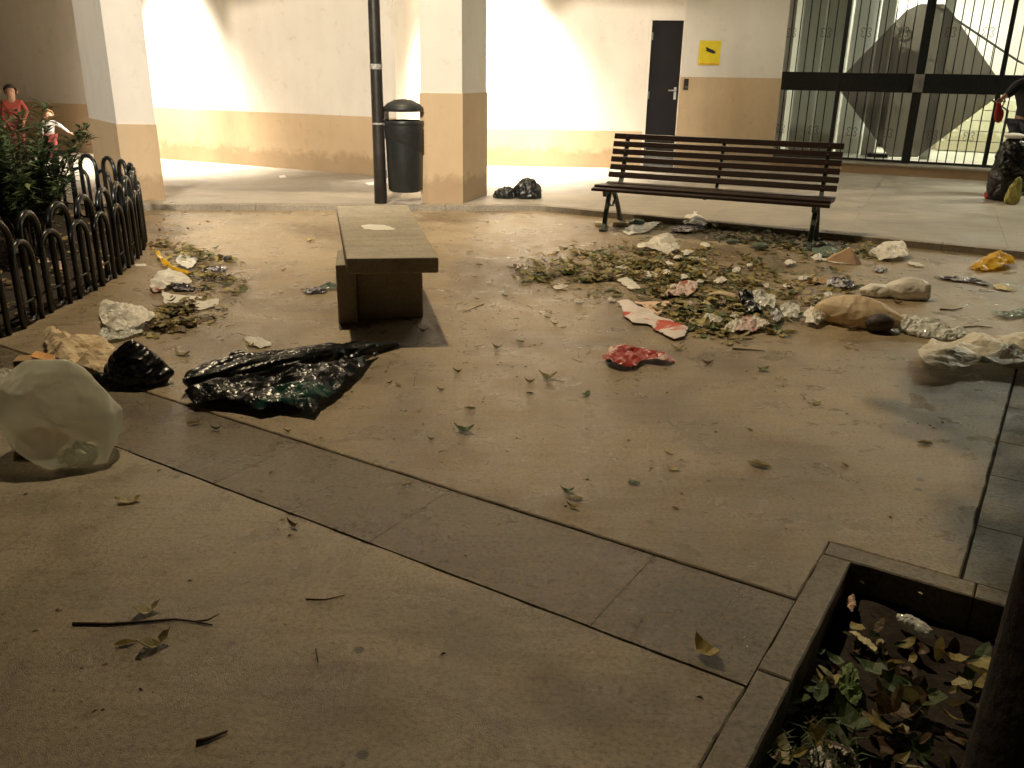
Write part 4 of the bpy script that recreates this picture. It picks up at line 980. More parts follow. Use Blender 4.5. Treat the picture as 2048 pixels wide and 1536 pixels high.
sheet('carrier_bag', [(302, 560), (318, 545), (340, 535), (365, 550), (388, 562), (370, 572), (345, 570), (318, 578), (302, 576)], M['whitebag'], 'crumpled white bag just below the yellow plastic strip', 'plastic bag', h=.06, cr=.035, freq=7, seed=25, zref=.03)
sheet('wrapper', [(335, 570), (362, 565), (392, 574), (385, 582), (350, 582)], M['silver'], 'dark and silver wrapper between the white bag and the white paper by the fence', 'wrapper', h=.02, cr=.02, freq=9, seed=26)
ys = [(303, 492), (312, 505), (326, 520), (345, 532), (370, 543), (386, 546)]
W = [at(x, y, .03) for x, y in ys]; sd = Vector((.028, .022, 0)); out = [V2(p+sd*.5*s) for p, s in zip(W, (.2, .9, 1.2, 1.3, 1.2, .5))]+[V2(p-sd*.5*s) for p, s in reversed(list(zip(W, (.2, .9, 1.2, 1.3, 1.2, .5))))]
sheet('plastic_strip', None, M['yellowfilm'], 'long twisted yellow plastic strip near the fence corner', 'plastic strip', h=.05, cr=.02, freq=6, seed=27, pts=out, res=40, ew=.03)
sheet('carrier_bag', [(352, 515), (372, 505), (392, 512), (395, 530), (375, 538), (355, 530)], M['whitebag'], 'dull whitish rag of plastic among leaves right of the yellow strip', 'plastic bag', h=.03, cr=.03, freq=8, seed=28)
sheet('wrapper', [(400, 540), (425, 535), (455, 536), (450, 543), (415, 548)], M['silver'], 'flat silver and black wrapper at the far leaf strip', 'wrapper', h=.015, cr=.02, freq=6, seed=29)
blob('cup_lid', at(456, 523), [(0, 0, .02, .035, .035, .028)], M['dark'], 'small dark crushed cup beside the far silver wrapper', 'cup', cr=.05, freq=14, seed=30, sub=3)
sheet('wrapper', [(300, 572), (312, 568), (330, 575), (328, 583), (306, 584)], M['pinkpaper'], 'small pinkish wrapper tucked between white bag and white paper', 'wrapper', h=.03, cr=.02, freq=8, seed=31)
sheet('paper_scrap', [(488, 677), (515, 674), (540, 684), (545, 690), (520, 696), (500, 690)], M['paper'], 'small pinkish white paper scrap behind the collapsed black bag', 'paper scrap', h=.02, cr=.012, seed=32, lift=.012)
sheet('wrapper', [(603, 582), (625, 576), (655, 580), (652, 586), (615, 588)], M['silver'], 'small violet and silver wrapper left of the concrete bench leg', 'wrapper', h=.015, cr=.015, seed=33)
sheet('plastic_film', [(635, 575), (660, 567), (682, 573), (678, 579), (650, 580)], M['greenclear'], 'crumpled clear scrap touching the concrete bench leg', 'plastic film', h=.02, cr=.02, seed=34)
sheet('paper_scrap', [(722, 452), (738, 449), (770, 451), (792, 458), (786, 461), (750, 461), (728, 459)], M['paper'], 'torn white paper lying on top of the concrete bench', 'paper scrap', h=.003, cr=.004, seed=35, base=ZT, zref=0, lift=.002)
sheet('paper_scrap', [(268, 529), (290, 528), (294, 532), (272, 533)], M['paper'], 'thin white scrap at the fence corner', 'paper scrap', h=.004, cr=.004, seed=36)
for a, m_, l in (([(75, 520), (98, 518), (100, 526), (78, 528)], 'peach', 'small orange scrap on the soil seen through the fence'), ([(115, 527), (132, 524), (132, 540), (118, 542)], 'pinkpaper', 'pink scrap on the soil behind the second tall hoop'), ([(18, 492), (52, 488), (56, 505), (22, 510)], 'paper', 'dull white crumpled paper on the soil behind the first hoop'), ([(196, 525), (212, 523), (212, 538), (200, 540)], 'peach', 'small peach scrap on the soil near the fence corner')):
    sheet('paper_scrap', a, M[m_], l, 'paper scrap', h=.02, cr=.02, base=.02, res=12, seed=len(l))

# porch rubbish bag
pb = empty('bin_bag', at(1045, 397, PZ)+Vector((0, .05, 0))); tag(pb, 'black bin bag slumped on the porch at the foot of the middle pillar', 'bin bag')
hullbag('bag_body', (0, 0, 0), ringpts([(.003, .05, .17, .12, 0), (.08, .06, .17, .12, 0), (.16, .05, .12, .09, .02)])+[(.03, .0, .235), (.10, .0, .22)], M['blackbag'], cr=.022, freq=9, seed=41, parent=pb)
hullbag('bag_neck', (-.20, -.03, 0), ringpts([(.003, .0, .15, .09, 0), (.06, .02, .13, .07, 0)])+[(-.06, 0, .11), (.06, .02, .13)], M['blackbag'], cr=.02, freq=12, seed=43, parent=pb)
sheet('paper_scrap', [(990, 388), (1002, 386), (1004, 394), (993, 396)], M['paper'], 'white scrap beside the porch bin bag', 'paper scrap', h=.02, cr=.01, base=PZ, seed=42, res=10)
sheet('paper_scrap', [(730, 366), (748, 364), (750, 370), (735, 371)], M['paper'], 'tiny white scrap on the porch left of the lamp post', 'paper scrap', h=.005, cr=.005, base=PZ, seed=43, res=10)
sheet('paper_scrap', [(557, 352), (570, 350), (573, 355), (560, 356)], M['paper'], 'tiny white scrap on the porch near the left ochre wall', 'paper scrap', h=.005, cr=.005, base=PZ, seed=44, res=10)

# ------------------------------------------------------------------ rubbish in the middle
def foam(px, py, w, d_, h, rz, lab):
    o = empty('foam_box', at(px, py), R_(rz)); tag(o, lab, 'foam box')
    mb = MB(); mb.box((0, 0, h/2), (w, d_, h)); mb.build('tray', M['foam'], o, bevel=.012)
    mb = MB(); mb.box((0, d_*.2, h+.004), (w*.8, d_*.4, .006), Matrix.Rotation(R_(-12), 3, 'X')); mb.build('rim', M['foam'], o, bevel=.002)
foam(1203, 452, .12, .10, .045, -20, 'cream foam food box behind the left bench leg')
foam(1241, 452, .15, .11, .045, -8, 'second cream foam food box under the bench, right of the left leg')
blob('drink_can', at(1273, 452), [(0, 0, .035, .065, .045, .036), (.04, 0, .035, .04, .04, .034)], M['greenclear'], 'crushed dark green can beside the foam boxes', 'can', cr=.05, freq=12, seed=51, sub=4)
sheet('plastic_film', [(1240, 462), (1262, 452), (1300, 448), (1330, 440), (1318, 452), (1290, 466), (1255, 470)], M['clearbag'], 'clear crinkled film lying in front of the crushed green can', 'plastic film', h=.03, cr=.03, freq=10, seed=52, res=46)
sheet('carrier_bag', [(1272, 495), (1285, 486), (1310, 478), (1335, 470), (1352, 478), (1358, 498), (1340, 502), (1300, 498)], M['whitebag'], 'crumpled white bag just in front of the wooden bench', 'plastic bag', h=.09, cr=.03, freq=6, seed=53, zref=.04)
sheet('tissue', [(1362, 444), (1378, 436), (1388, 428), (1396, 440), (1416, 446), (1410, 456), (1390, 452), (1372, 452)], M['paper'], 'upright white twisted tissue under the wooden bench', 'tissue', h=.11, cr=.03, freq=6, seed=54, zref=.03, res=46)
sheet('wrapper', [(1345, 455), (1370, 452), (1405, 452), (1408, 460), (1375, 466), (1350, 464)], M['silver'], 'dull violet wrapper under the twisted white tissue', 'wrapper', h=.03, cr=.02, seed=55)
SC = [([(1226, 526), (1240, 524), (1258, 532), (1252, 538), (1232, 536)], 'paper', 'white crumpled scrap at the back of the central leaf drift'),
      ([(1286, 544), (1305, 545), (1322, 553), (1300, 558), (1290, 552)], 'paper', 'white folded card in the middle of the central leaf drift'),
      ([(1232, 556), (1252, 553), (1272, 565), (1282, 578), (1262, 580), (1245, 570)], 'whitebag', 'pale crumpled plastic in the left half of the leaf drift'),
      ([(1105, 575), (1118, 568), (1136, 572), (1130, 577), (1112, 579)], 'paper', 'white torn scrap at the left front edge of the leaf drift'),
      ([(1148, 600), (1168, 602), (1160, 607), (1150, 605)], 'paper', 'thin white scrap below the left end of the leaf drift'),
      ([(1215, 597), (1232, 600), (1230, 604), (1218, 603)], 'paper', 'small white scrap left of the red printed sheet'),
      ([(1375, 516), (1398, 514), (1414, 520), (1400, 524), (1380, 522)], 'paper', 'cream paper scrap at the far side of the leaf drift'),
      ([(1565, 571), (1580, 570), (1582, 576), (1568, 577)], 'paper', 'small white scrap alone right of the leaf drift'),
      ([(1745, 536), (1762, 534), (1776, 541), (1760, 545), (1748, 542)], 'silver', 'small crumpled silver foil right of the bench'),
      ([(1815, 524), (1840, 527), (1850, 533), (1832, 533), (1818, 529)], 'paper', 'thin white scrap right of the opened food carton'),
      ([(1985, 570), (2005, 570), (2025, 578), (2018, 582), (1992, 578)], 'cream', 'flat cream scrap near the right edge')]
for i, (q, m_, l) in enumerate(SC): sheet('paper_scrap', q, M[m_], l, 'paper scrap', h=.025, cr=.018, freq=6, seed=60+i, res=16, lift=.006)
r6 = random.Random(12)
for i in range(34):
    px = r6.choice((1320, 1400, 1460, 1540, 1600, 1380, 1650))+r6.gauss(0, 45); py = r6.choice((500, 530, 560, 600, 630))+r6.gauss(0, 10); w_ = r6.uniform(6, 15); q = [(px+w_*math.cos(k*1.05+i)*r6.uniform(.6, 1.2), py+w_*.38*math.sin(k*1.05+i)*r6.uniform(.6, 1.3)) for k in range(6)]
    mk = r6.choice(('paper', 'paper', 'whitebag', 'cream', 'clearbag', 'pinkpaper'))
    sheet('paper_scrap', q, M[mk], 'tiny crumpled %s scrap %s' % ({'paper': 'white paper', 'whitebag': 'white plastic', 'cream': 'cream paper', 'clearbag': 'clear plastic', 'pinkpaper': 'pinkish paper'}[mk], 'beside the kerb under the bench' if py < 515 else 'right of the main leaf drift' if px > 1560 else 'on the back half of the leaf drift' if py < 575 else 'on the front half of the leaf drift'), 'paper scrap', h=.035, cr=.02, seed=200+i, res=12, lift=.012, base=.012).update_tag()
    bpy.context.scene.collection.objects[-1]['group'] = 'small litter scraps in and around the leaf drift'
sheet('paper_cup', [(1322, 588), (1345, 572), (1372, 562), (1392, 564), (1395, 574), (1386, 586), (1360, 588)], M['pinkpaper'], 'crushed pinkish brown paper cup in the leaf drift', 'paper cup', h=.06, cr=.02, freq=4, seed=72, zref=.03)
sheet('paper_sheet', [(1268, 598), (1300, 600), (1340, 599), (1332, 612), (1318, 628), (1290, 614)], M['peach'], 'smooth peach paper behind the red printed sheet', 'paper', h=.02, cr=.008, freq=3, seed=73, lift=.02, zref=.02)
sheet('poster', [(1233, 602), (1258, 600), (1290, 618), (1325, 632), (1352, 648), (1376, 660), (1368, 674), (1345, 678), (1318, 668), (1295, 648), (1262, 645), (1245, 628)], M['poster'], 'crumpled white and red printed sheet at the front of the leaf drift', 'printed sheet', h=.035, cr=.03, freq=6, seed=74, lift=.015, res=46)
sheet('wrapper', [(1208, 712), (1218, 695), (1245, 686), (1275, 690), (1300, 697), (1335, 702), (1354, 716), (1330, 720), (1290, 716), (1272, 728), (1240, 730), (1212, 722)], M['redprint'], 'curled glossy red wrapper alone on the open floor', 'wrapper', h=.05, cr=.03, freq=5, seed=79, lift=.02, res=32, zref=.03)
cu = empty('cardboard_curl', at(1440, 612)+Vector((0, .03, 0)), R_(-18)); tag(cu, 'arched strip of beige cardboard standing in the leaf drift', 'cardboard')
mb = MB(); vs_ = []; n_ = 14
for i in range(n_+1):
    th = math.pi*(i/n_); x = -.12*math.cos(th); z = .075*math.sin(th)**.8+.002
    for y in (-.04, .05): vs_ += [(x+.02*(y > 0), y, z)]
fs = [(i*2, i*2+1, i*2+3, i*2+2) for i in range(n_)]; mb.add(vs_, fs); o = mb.build('card', plastic('beige card', (.52, .40, .24), .7, wr=.15), cu, smooth=True)
s_m = o.modifiers.new('thick', 'SOLIDIFY'); s_m.thickness = .003
sheet('bin_bag', [(1472, 600), (1482, 583), (1500, 594), (1512, 612), (1530, 624), (1500, 626), (1485, 615)], M['blackbag'], 'small shiny black plastic scrap standing right of the arched cardboard', 'bin bag', h=.10, cr=.03, freq=6, seed=81, zref=.03, res=46)
sheet('plastic_film', [(1500, 592), (1530, 590), (1552, 600), (1550, 612), (1520, 616), (1505, 605)], M['clearbag'], 'bright clear plastic crumple right of the black scrap', 'plastic film', h=.06, cr=.03, freq=8, seed=82, zref=.02)
sheet('plastic_film', [(1556, 618), (1578, 610), (1600, 622), (1595, 636), (1570, 636)], M['clearbag'], 'small crinkled clear cup left of the ribbed cup', 'plastic film', h=.06, cr=.03, freq=12, seed=83, zref=.02)
sheet('plastic_cup', [(1606, 630), (1622, 618), (1645, 628), (1652, 642), (1630, 652), (1610, 645)], M['whitebag'], 'crushed ribbed white cup just left of the tan sack', 'cup', h=.06, cr=.04, freq=16, seed=84, zref=.02)
sheet('wrapper', [(1470, 648), (1490, 640), (1515, 648), (1520, 658), (1495, 665), (1472, 662)], M['pinkpaper'], 'pink and white wrapper at the front edge of the leaf drift', 'wrapper', h=.05, cr=.02, freq=6, seed=85, zref=.02)
sheet('plastic_film', [(1448, 655), (1462, 645), (1490, 638), (1515, 636), (1540, 650), (1528, 656), (1500, 646), (1470, 658)], M['whitebag'], 'twisted whitish plastic ribbon over the pink wrapper', 'plastic film', h=.05, cr=.04, freq=12, seed=86, zref=.03)
sheet('plastic_film', [(1540, 632), (1552, 622), (1566, 636), (1560, 648), (1545, 645)], M['silver'], 'dark shiny foil scrap left of the ribbed white cup', 'foil', h=.04, cr=.04, freq=9, seed=87)
sheet('paper_sheet', [(1590, 566), (1612, 556), (1650, 556), (1655, 566), (1625, 570), (1600, 570)], M['card'], 'flat tan paper left of the silver wrapper', 'paper', h=.015, cr=.006, seed=88, lift=.015)
sheet('wrapper', [(1650, 566), (1665, 558), (1690, 560), (1710, 570), (1706, 578), (1672, 576)], M['silver'], 'crumpled silver and violet wrapper behind the tan sack', 'wrapper', h=.04, cr=.03, freq=8, seed=89, zref=.015)
# under the bench, right
for (x, y, s_, l) in ((1520, 500, .07, 'squashed greenish clear plastic cup in front of the bench'), (1462, 488, .05, 'smaller squashed clear cup left of the greenish one')):
    blob('plastic_cup', at(x, y), [(0, 0, s_*.45, s_, s_*.6, s_*.5), (s_*.6, 0, s_*.4, s_*.5, s_*.5, s_*.42)], M['greenclear'], l, 'cup', cr=.07, freq=14, seed=int(x), sub=4, smooth=False)
twig('drinking_straw', [(1468, 494), (1500, 496)], .004, 'thin white drinking straw between the two clear cups').data.materials[0] = M['paper']
blob('drink_can', at(1640, 503), [(0, 0, .045, .06, .05, .048)], M['dark'], 'dark crushed can at the foot of the right bench leg', 'can', cr=.05, freq=12, seed=90, sub=4)
sheet('plastic_film', [(1622, 502), (1650, 488), (1672, 495), (1680, 505), (1650, 516), (1625, 512)], M['greenclear'], 'clear greenish tray round the dark can', 'plastic film', h=.05, cr=.03, freq=8, seed=91)
sheet('paper_sheet', [(1618, 512), (1650, 514), (1700, 526), (1710, 530), (1670, 526), (1625, 518)], M['paper'], 'long thin white folded paper in front of the cardboard tent', 'paper', h=.01, cr=.01, seed=92)
ct = empty('cardboard_piece', at(1682, 527), R_(-30)); tag(ct, 'brown cardboard piece folded like a small tent right of the bench leg', 'cardboard')
mb = MB(); mb.add([(-.13, 0, .003), (.12, -.02, .003), (.05, .05, .13), (-.10, .10, .04)], [(0, 1, 2), (0, 2, 3)]); mb.add([(.12, -.02, .003), (.15, .06, .003), (.05, .05, .13)], [(0, 1, 2)]); o = mb.build('card', plastic('brown card', (.46, .30, .18), .7, wr=.1), ct); o.modifiers.new('thick', 'SOLIDIFY').thickness = .003
sheet('food_carton', [(1740, 505), (1762, 495), (1785, 488), (1808, 494), (1818, 510), (1800, 517), (1770, 517), (1748, 512)], M['whitebag'], 'opened white food carton and wrap right of the cardboard tent', 'carton', h=.09, cr=.03, freq=6, seed=93, zref=.03, res=46)

# ------------------------------------------------------------------ rubbish on the right
ts = empty('tan_sack', at(1722, 655)+Vector((0, .05, 0)), R_(-28)); tag(ts, 'bulging tan sack with a clear plastic tail at the right of the leaf drift', 'sack')
hullbag('sack_body', (0, 0, 0), ringpts([(.003, -.02, .22, .09, 0), (.05, -.02, .27, .13, 0), (.12, -.04, .22, .10, 0)])+[(-.08, 0, .185), (.02, .0, .19), (.12, .02, .15), (.30, .0, .06)], M['tanbag'], cr=.007, freq=6, seed=94, parent=ts, sharp=False)
hullbag('bag_tail', (.36, -.01, 0), [(-.18, .03, .10), (-.16, -.05, .03), (-.05, .06, .09), (.0, -.07, .01), (.10, .07, .05), (.16, .02, .06), (.20, -.06, .003), (.08, -.10, .003), (.12, .10, .01), (-.1, .08, .003)], M['clearbag'], cr=.022, freq=15, seed=95, parent=ts)
hullbag('bag_ear', (.52, .04, 0), [(-.08, 0, .05), (.06, .04, .06), (.10, .0, .02), (.0, -.03, .003), (.05, -.05, .003), (-.05, .04, .003)], M['clearbag'], cr=.016, freq=18, seed=96, parent=ts)
blob('paper_ball', at(1757, 664), [(0, 0, .055, .085, .06, .056)], M['lump'], 'dark brown rounded lump leaning on the tan sack', 'crumpled paper', cr=.02, freq=8, seed=96, sub=4)
wb = empty('carrier_bag', at(1800, 598)+Vector((0, .03, 0)), R_(-12)); tag(wb, 'cloud like white inflated bag behind the tan sack', 'plastic bag')
hullbag('bag_body', (.06, 0, 0), ringpts([(.003, .0, .14, .07, 0), (.06, .0, .17, .09, 0), (.11, .0, .13, .06, 0)])+[(.0, 0, .15), (.09, 0, .125)], M['whitebag'], cr=.008, freq=8, seed=97, parent=wb, sharp=False)
hullbag('bag_end', (-.14, .01, 0), ringpts([(.003, .0, .10, .06, 0), (.04, .0, .12, .07, 0), (.08, .02, .08, .05, 0)]), M['whitebag'], cr=.008, freq=9, seed=98, parent=wb, sharp=False)
sheet('carrier_bag', [(1832, 712), (1850, 690), (1862, 678), (1900, 680), (1945, 673), (1990, 678), (2060, 672), (2120, 690), (2110, 745), (2040, 742), (1985, 735), (1940, 738), (1900, 746), (1870, 742), (1848, 738)], M['dirtybag'], 'large stained translucent bag lying crumpled at the right edge', 'plastic bag', h=.06, cr=.045, freq=8, seed=98, zref=.03, res=56)
sheet('wrapper', [(1937, 533), (1955, 524), (1985, 514), (2005, 514), (2030, 526), (2020, 534), (1995, 538), (1965, 540)], M['yellowfilm'], 'shiny orange yellow wrapper near the right end of the kerb', 'wrapper', h=.07, cr=.03, freq=5, seed=99, zref=.02)
sheet('plastic_strip', [(1875, 551), (1900, 554), (1935, 554), (1960, 562), (1982, 568), (1975, 572), (1940, 565), (1905, 562), (1880, 558)], M['silver'], 'thin colourful plastic strip behind the cream scrap', 'plastic strip', h=.02, cr=.02, freq=8, seed=100, res=46)
sheet('plastic_film', [(1980, 622), (2005, 626), (2048, 620), (2060, 632), (2020, 638), (1995, 634)], M['greenclear'], 'flat greenish plastic by the right edge', 'plastic film', h=.02, cr=.02, freq=6, seed=101)
twig('twig', [(1880, 618), (1905, 620), (1925, 616)], .006, 'short dark twig between tan sack and white cloud like bag')
twig('twig', [(1920, 655), (1955, 652), (1985, 655)], .005, 'dark twig above the large stained bag')

# ------------------------------------------------------------------ things in the tree pit
def pz(q): return q
BZ = -.07
sheet('card_piece', [(1698, 1264), (1712, 1262), (1755, 1296), (1748, 1306)], M['cream'], 'stiff cream card strip in the tree pit', 'card', h=.006, cr=.004, base=BZ+.02, seed=110, res=14, lift=.01)
sheet('paper_scrap', [(1692, 1195), (1708, 1190), (1712, 1212), (1704, 1228), (1694, 1218)], M['peach'], 'small pale scrap near the top corner of the tree pit', 'paper scrap', h=.02, cr=.01, base=BZ+.01, seed=111, res=14)
blob('plastic_bottle', at(1822, 1262, BZ), [(0, 0, .022, .055, .022, .024), (.03, 0, .022, .04, .024, .024)], M['clearbag'], 'shiny crushed clear bottle in the tree pit', 'bottle', cr=.14, freq=26, seed=112, sub=4, smooth=False, rz=R_(-52))
sheet('lettuce_leaf', [(1685, 1335), (1702, 1328), (1716, 1350), (1716, 1375), (1726, 1400), (1712, 1415), (1692, 1400), (1676, 1385), (1680, 1355)], leafmat('lettuce leaf', (.35, .48, .22), (.18, .26, .08)), 'bright green crinkled leaf in the middle of the tree pit', 'leaf', h=.025, cr=.03, freq=10, base=BZ, seed=113, res=46)
one_leaf(1825, 1395, .16, 3, -125, 'large dark green leaf with a pale midrib in the tree pit', g=1, z=BZ+.02)
one_leaf(1790, 1425, .11, 2, 70, 'large pinkish brown leaf below the big green one in the tree pit', g=1, z=BZ+.02)
one_leaf(1700, 1450, .12, 3, 20, 'big green leaf lying across the lower left of the tree pit', g=3, z=BZ+.03)
one_leaf(1640, 1390, .09, 3, -30, 'green leaf by the weeds at the left side of the tree pit', g=0, z=BZ+.03)
one_leaf(1745, 1340, .10, 3, 60, 'green leaf right of the crinkled bright green one', g=1, z=BZ+.03)
one_leaf(1910, 1318, .065, 1, 70, 'yellow oval leaf by the trunk in the tree pit', g=1, z=BZ+.03)
one_leaf(1755, 1455, .075, 1, 40, 'narrow yellow edged leaf low in the tree pit', g=2, z=BZ+.02)
one_leaf(1790, 1328, .05, 1, 88, 'thin orange yellow leaf above the big green one in the tree pit', g=2, z=BZ+.03)
one_leaf(1562, 1512, .10, 4, -20, 'pale yellow leaf at the bottom left of the tree pit', g=1, z=BZ+.02)
sheet('paper_sheet', [(1618, 1510), (1640, 1497), (1690, 1494), (1710, 1515), (1722, 1550), (1660, 1560), (1620, 1530)], M['paper'], 'white crumpled paper at the bottom of the tree pit', 'paper', h=.02, cr=.02, freq=6, base=BZ, seed=114)
twig('twig', [(1668, 1460), (1700, 1500), (1730, 1540)], .003, 'thin reddish twig at the bottom of the tree pit', z=BZ+.03)
gp_ = []
tuft = MB()
for _ in range(160):
    u = rnd.gauss(-.22, .05); v = rnd.uniform(1.35, 1.75); p = uv(u, v, BZ); a = rnd.uniform(0, 6.28); h = rnd.uniform(.03, .09); d_ = Vector((math.cos(a), math.sin(a), 0))
    s_ = Vector((-d_.y, d_.x, 0))*.003
    tuft.add([p-s_, p+s_, p+d_*h*.5+Vector((0, 0, h*.7))+s_*.7, p+d_*h*.5+Vector((0, 0, h*.7))-s_*.7, p+d_*h+Vector((0, 0, h*.75))], [(0, 1, 2, 3), (3, 2, 4)])
o = tuft.build('grass', LEAF[3]); tag(o, 'thin green weeds along the left side of the tree pit', 'grass', kind='stuff')

# ------------------------------------------------------------------ near tree: trunk at the right edge, crown above the frame
dT = at(1938, 1430); azT = math.atan2(dT.x, dT.y); rT = .125; dist = 1.5; az = azT+math.asin(rT/dist)
TP = Vector((math.sin(az)*dist, math.cos(az)*dist, -.1))
tree = empty('plane_tree', TP); tag(tree, 'dark tree trunk rising from the pit at the right edge', 'tree')
mb = MB(); n = 28; prof = []
for i in range(15):
    z = i*.25; r = rT*(1.0 if z > .3 else 1.0+.5*(.3-z))*(1-.05*z)
    for j in range(n):
        th = 2*math.pi*j/n; rr = r*(1+.05*noise.noise(Vector((math.cos(th)*2, math.sin(th)*2, z*2)))+.025*noise.noise(Vector((math.cos(th)*8, math.sin(th)*8, z*3)))); prof.append((rr*math.cos(th)+.02*z, rr*math.sin(th)+.03*z*z*.2, z))
mb.add(prof, [(i*n+j, i*n+(j+1) % n, (i+1)*n+(j+1) % n, (i+1)*n+j) for i in range(14) for j in range(n)]); mb.build('trunk', M['bark'], tree, smooth=True)
top = Vector((.07, .07, 3.45))
clumps = [(1.05, 4.95, 3.1, .6), (2.5, 5.9, 3.2, .6), (.8, 4.2, 3.1, .5), (1.0, 3.4, 3.1, .55), (1.75, 4.7, 3.2, .65), (-.55, 2.5, 3.2, .5), (-.1, 2.9, 3.2, .4), (.3, 2.4, 3.4, .6), (1.3, 2.2, 3.6, .7), (2.4, 3.6, 3.6, .7), (.6, .8, 4.0, .8), (1.8, 1.0, 4.2, .8), (1.1, 1.9, 4.6, .9), (-.7, 1.9, 4.0, .6)]
mb = MB()
for (x, y, z, r) in clumps:
    tgt = Vector((x, y, z))-TP; mid = top.lerp(tgt, .5)+Vector((0, 0, .25))
    mb.tube([top, mid, tgt], [.05, .03, .012], 7)
mb.build('limbs', M['bark'], tree, smooth=True)
cr_ = MB(); r3 = random.Random(9)
for (x, y, z, r) in clumps:
    for _ in range(620):
        v = Vector((r3.gauss(0, 1), r3.gauss(0, 1), r3.gauss(0, .6))); v = v.normalized()*r*r3.random()**.5 if v.length else v; v.z *= .5
        p = Vector((x, y, z))-TP+v; s_ = r3.uniform(.05, .095); a = Vector((r3.gauss(0, 1), r3.gauss(0, 1), r3.gauss(0, .5))).normalized(); b_ = a.orthogonal().normalized()
        cr_.add([p-a*s_, p-b_*s_*.5, p+a*s_, p+b_*s_*.5+Vector((0, 0, .01))], [(0, 1, 2, 3)])
o = cr_.build('crown', LEAF[3], tree); o['kind'] = 'stuff'

# ------------------------------------------------------------------ oleander shrubs in the bed
def shrub(cx_, cy, rx, ry, h, n, seed, label):
    r_ = random.Random(seed); o = empty('oleander_shrub', (cx_, cy, .02)); tag(o, label, 'shrub', 'shrubs in the fenced bed')
    st = MB(); lf = MB()
    for k in range(34):
        a = r_.uniform(0, 6.28); rr = r_.random()**.5; tip = Vector((math.cos(a)*rx*rr, math.sin(a)*ry*rr, h*r_.uniform(.55, 1.08)*(1-.15*rr)))
        b0 = Vector((math.cos(a)*.06, math.sin(a)*.06, 0)); mid = b0.lerp(tip, .5)+Vector((0, 0, .1)); st.tube([b0, mid, tip], [.009, .006, .003], 5)
        for q in range(n):
            t = r_.uniform(.3, 1.0); p = b0.lerp(mid, t*2) if t < .5 else mid.lerp(tip, t*2-1)
            aa = r_.uniform(0, 6.28); d_ = Vector((math.cos(aa), math.sin(aa), r_.uniform(-.1, .9))).normalized(); L = r_.uniform(.08, .15); w_ = L*.13; sd_ = d_.cross(Vector((0, 0, 1))).normalized()*w_
            dr = Vector((0, 0, -L*.18)); p = p+Vector((r_.gauss(0, .02), r_.gauss(0, .02), r_.gauss(0, .02)))
            lf.add([p, p+d_*L*.45-sd_, p+d_*L*.45+Vector((0, 0, -.004)), p+d_*L*.45+sd_, p+d_*L+dr], [(0, 1, 2), (0, 2, 3), (1, 4, 2), (2, 4, 3)], 1 if r_.random() < .16 else 0)
    st.build('stems', M['twig'], o); f = lf.build('foliage', [M['oleander'], M['oleander2']], o); f['kind'] = 'stuff'
shrub(-3.68, 6.5, .55, .55, 1.12, 110, 1, 'bushy dark green oleander nearest the fence corner')
shrub(-4.45, 7.1, .6, .6, 1.12, 110, 2, 'dark green oleander further back at the left')
shrub(-4.2, 5.9, .7, .5, 1.2, 110, 3, 'low dark green oleander at the left edge behind the first hoops')

# ------------------------------------------------------------------ people
SKIN = simple('skin', (.55, .34, .24), .55, var=.06); HAIR = simple('dark hair', (.025, .017, .012), .5, var=.3, scale=60)
def skinned(name, verts, edges, radii, mat, parent, lv=2):
    me = bpy.data.meshes.new(name); me.from_pydata([tuple(v) for v in verts], edges, []); o = bpy.data.objects.new(name, me); C.objects.link(o); o.parent = parent
    s_ = o.modifiers.new('skin', 'SKIN'); 
    if not me.skin_vertices: 
        bm = bmesh.new(); bm.from_mesh(me); bm.verts.layers.skin.verify(); bm.to_mesh(me); bm.free()
    for i, r in enumerate(radii):
        me.skin_vertices[0].data[i].radius = (r, r) if not isinstance(r, tuple) else r
    me.skin_vertices[0].data[0].use_root = True
    s_.use_smooth_shade = True
    sb_ = o.modifiers.new('sub', 'SUBSURF'); sb_.levels = lv; sb_.render_levels = lv
    me.materials.append(mat); return o
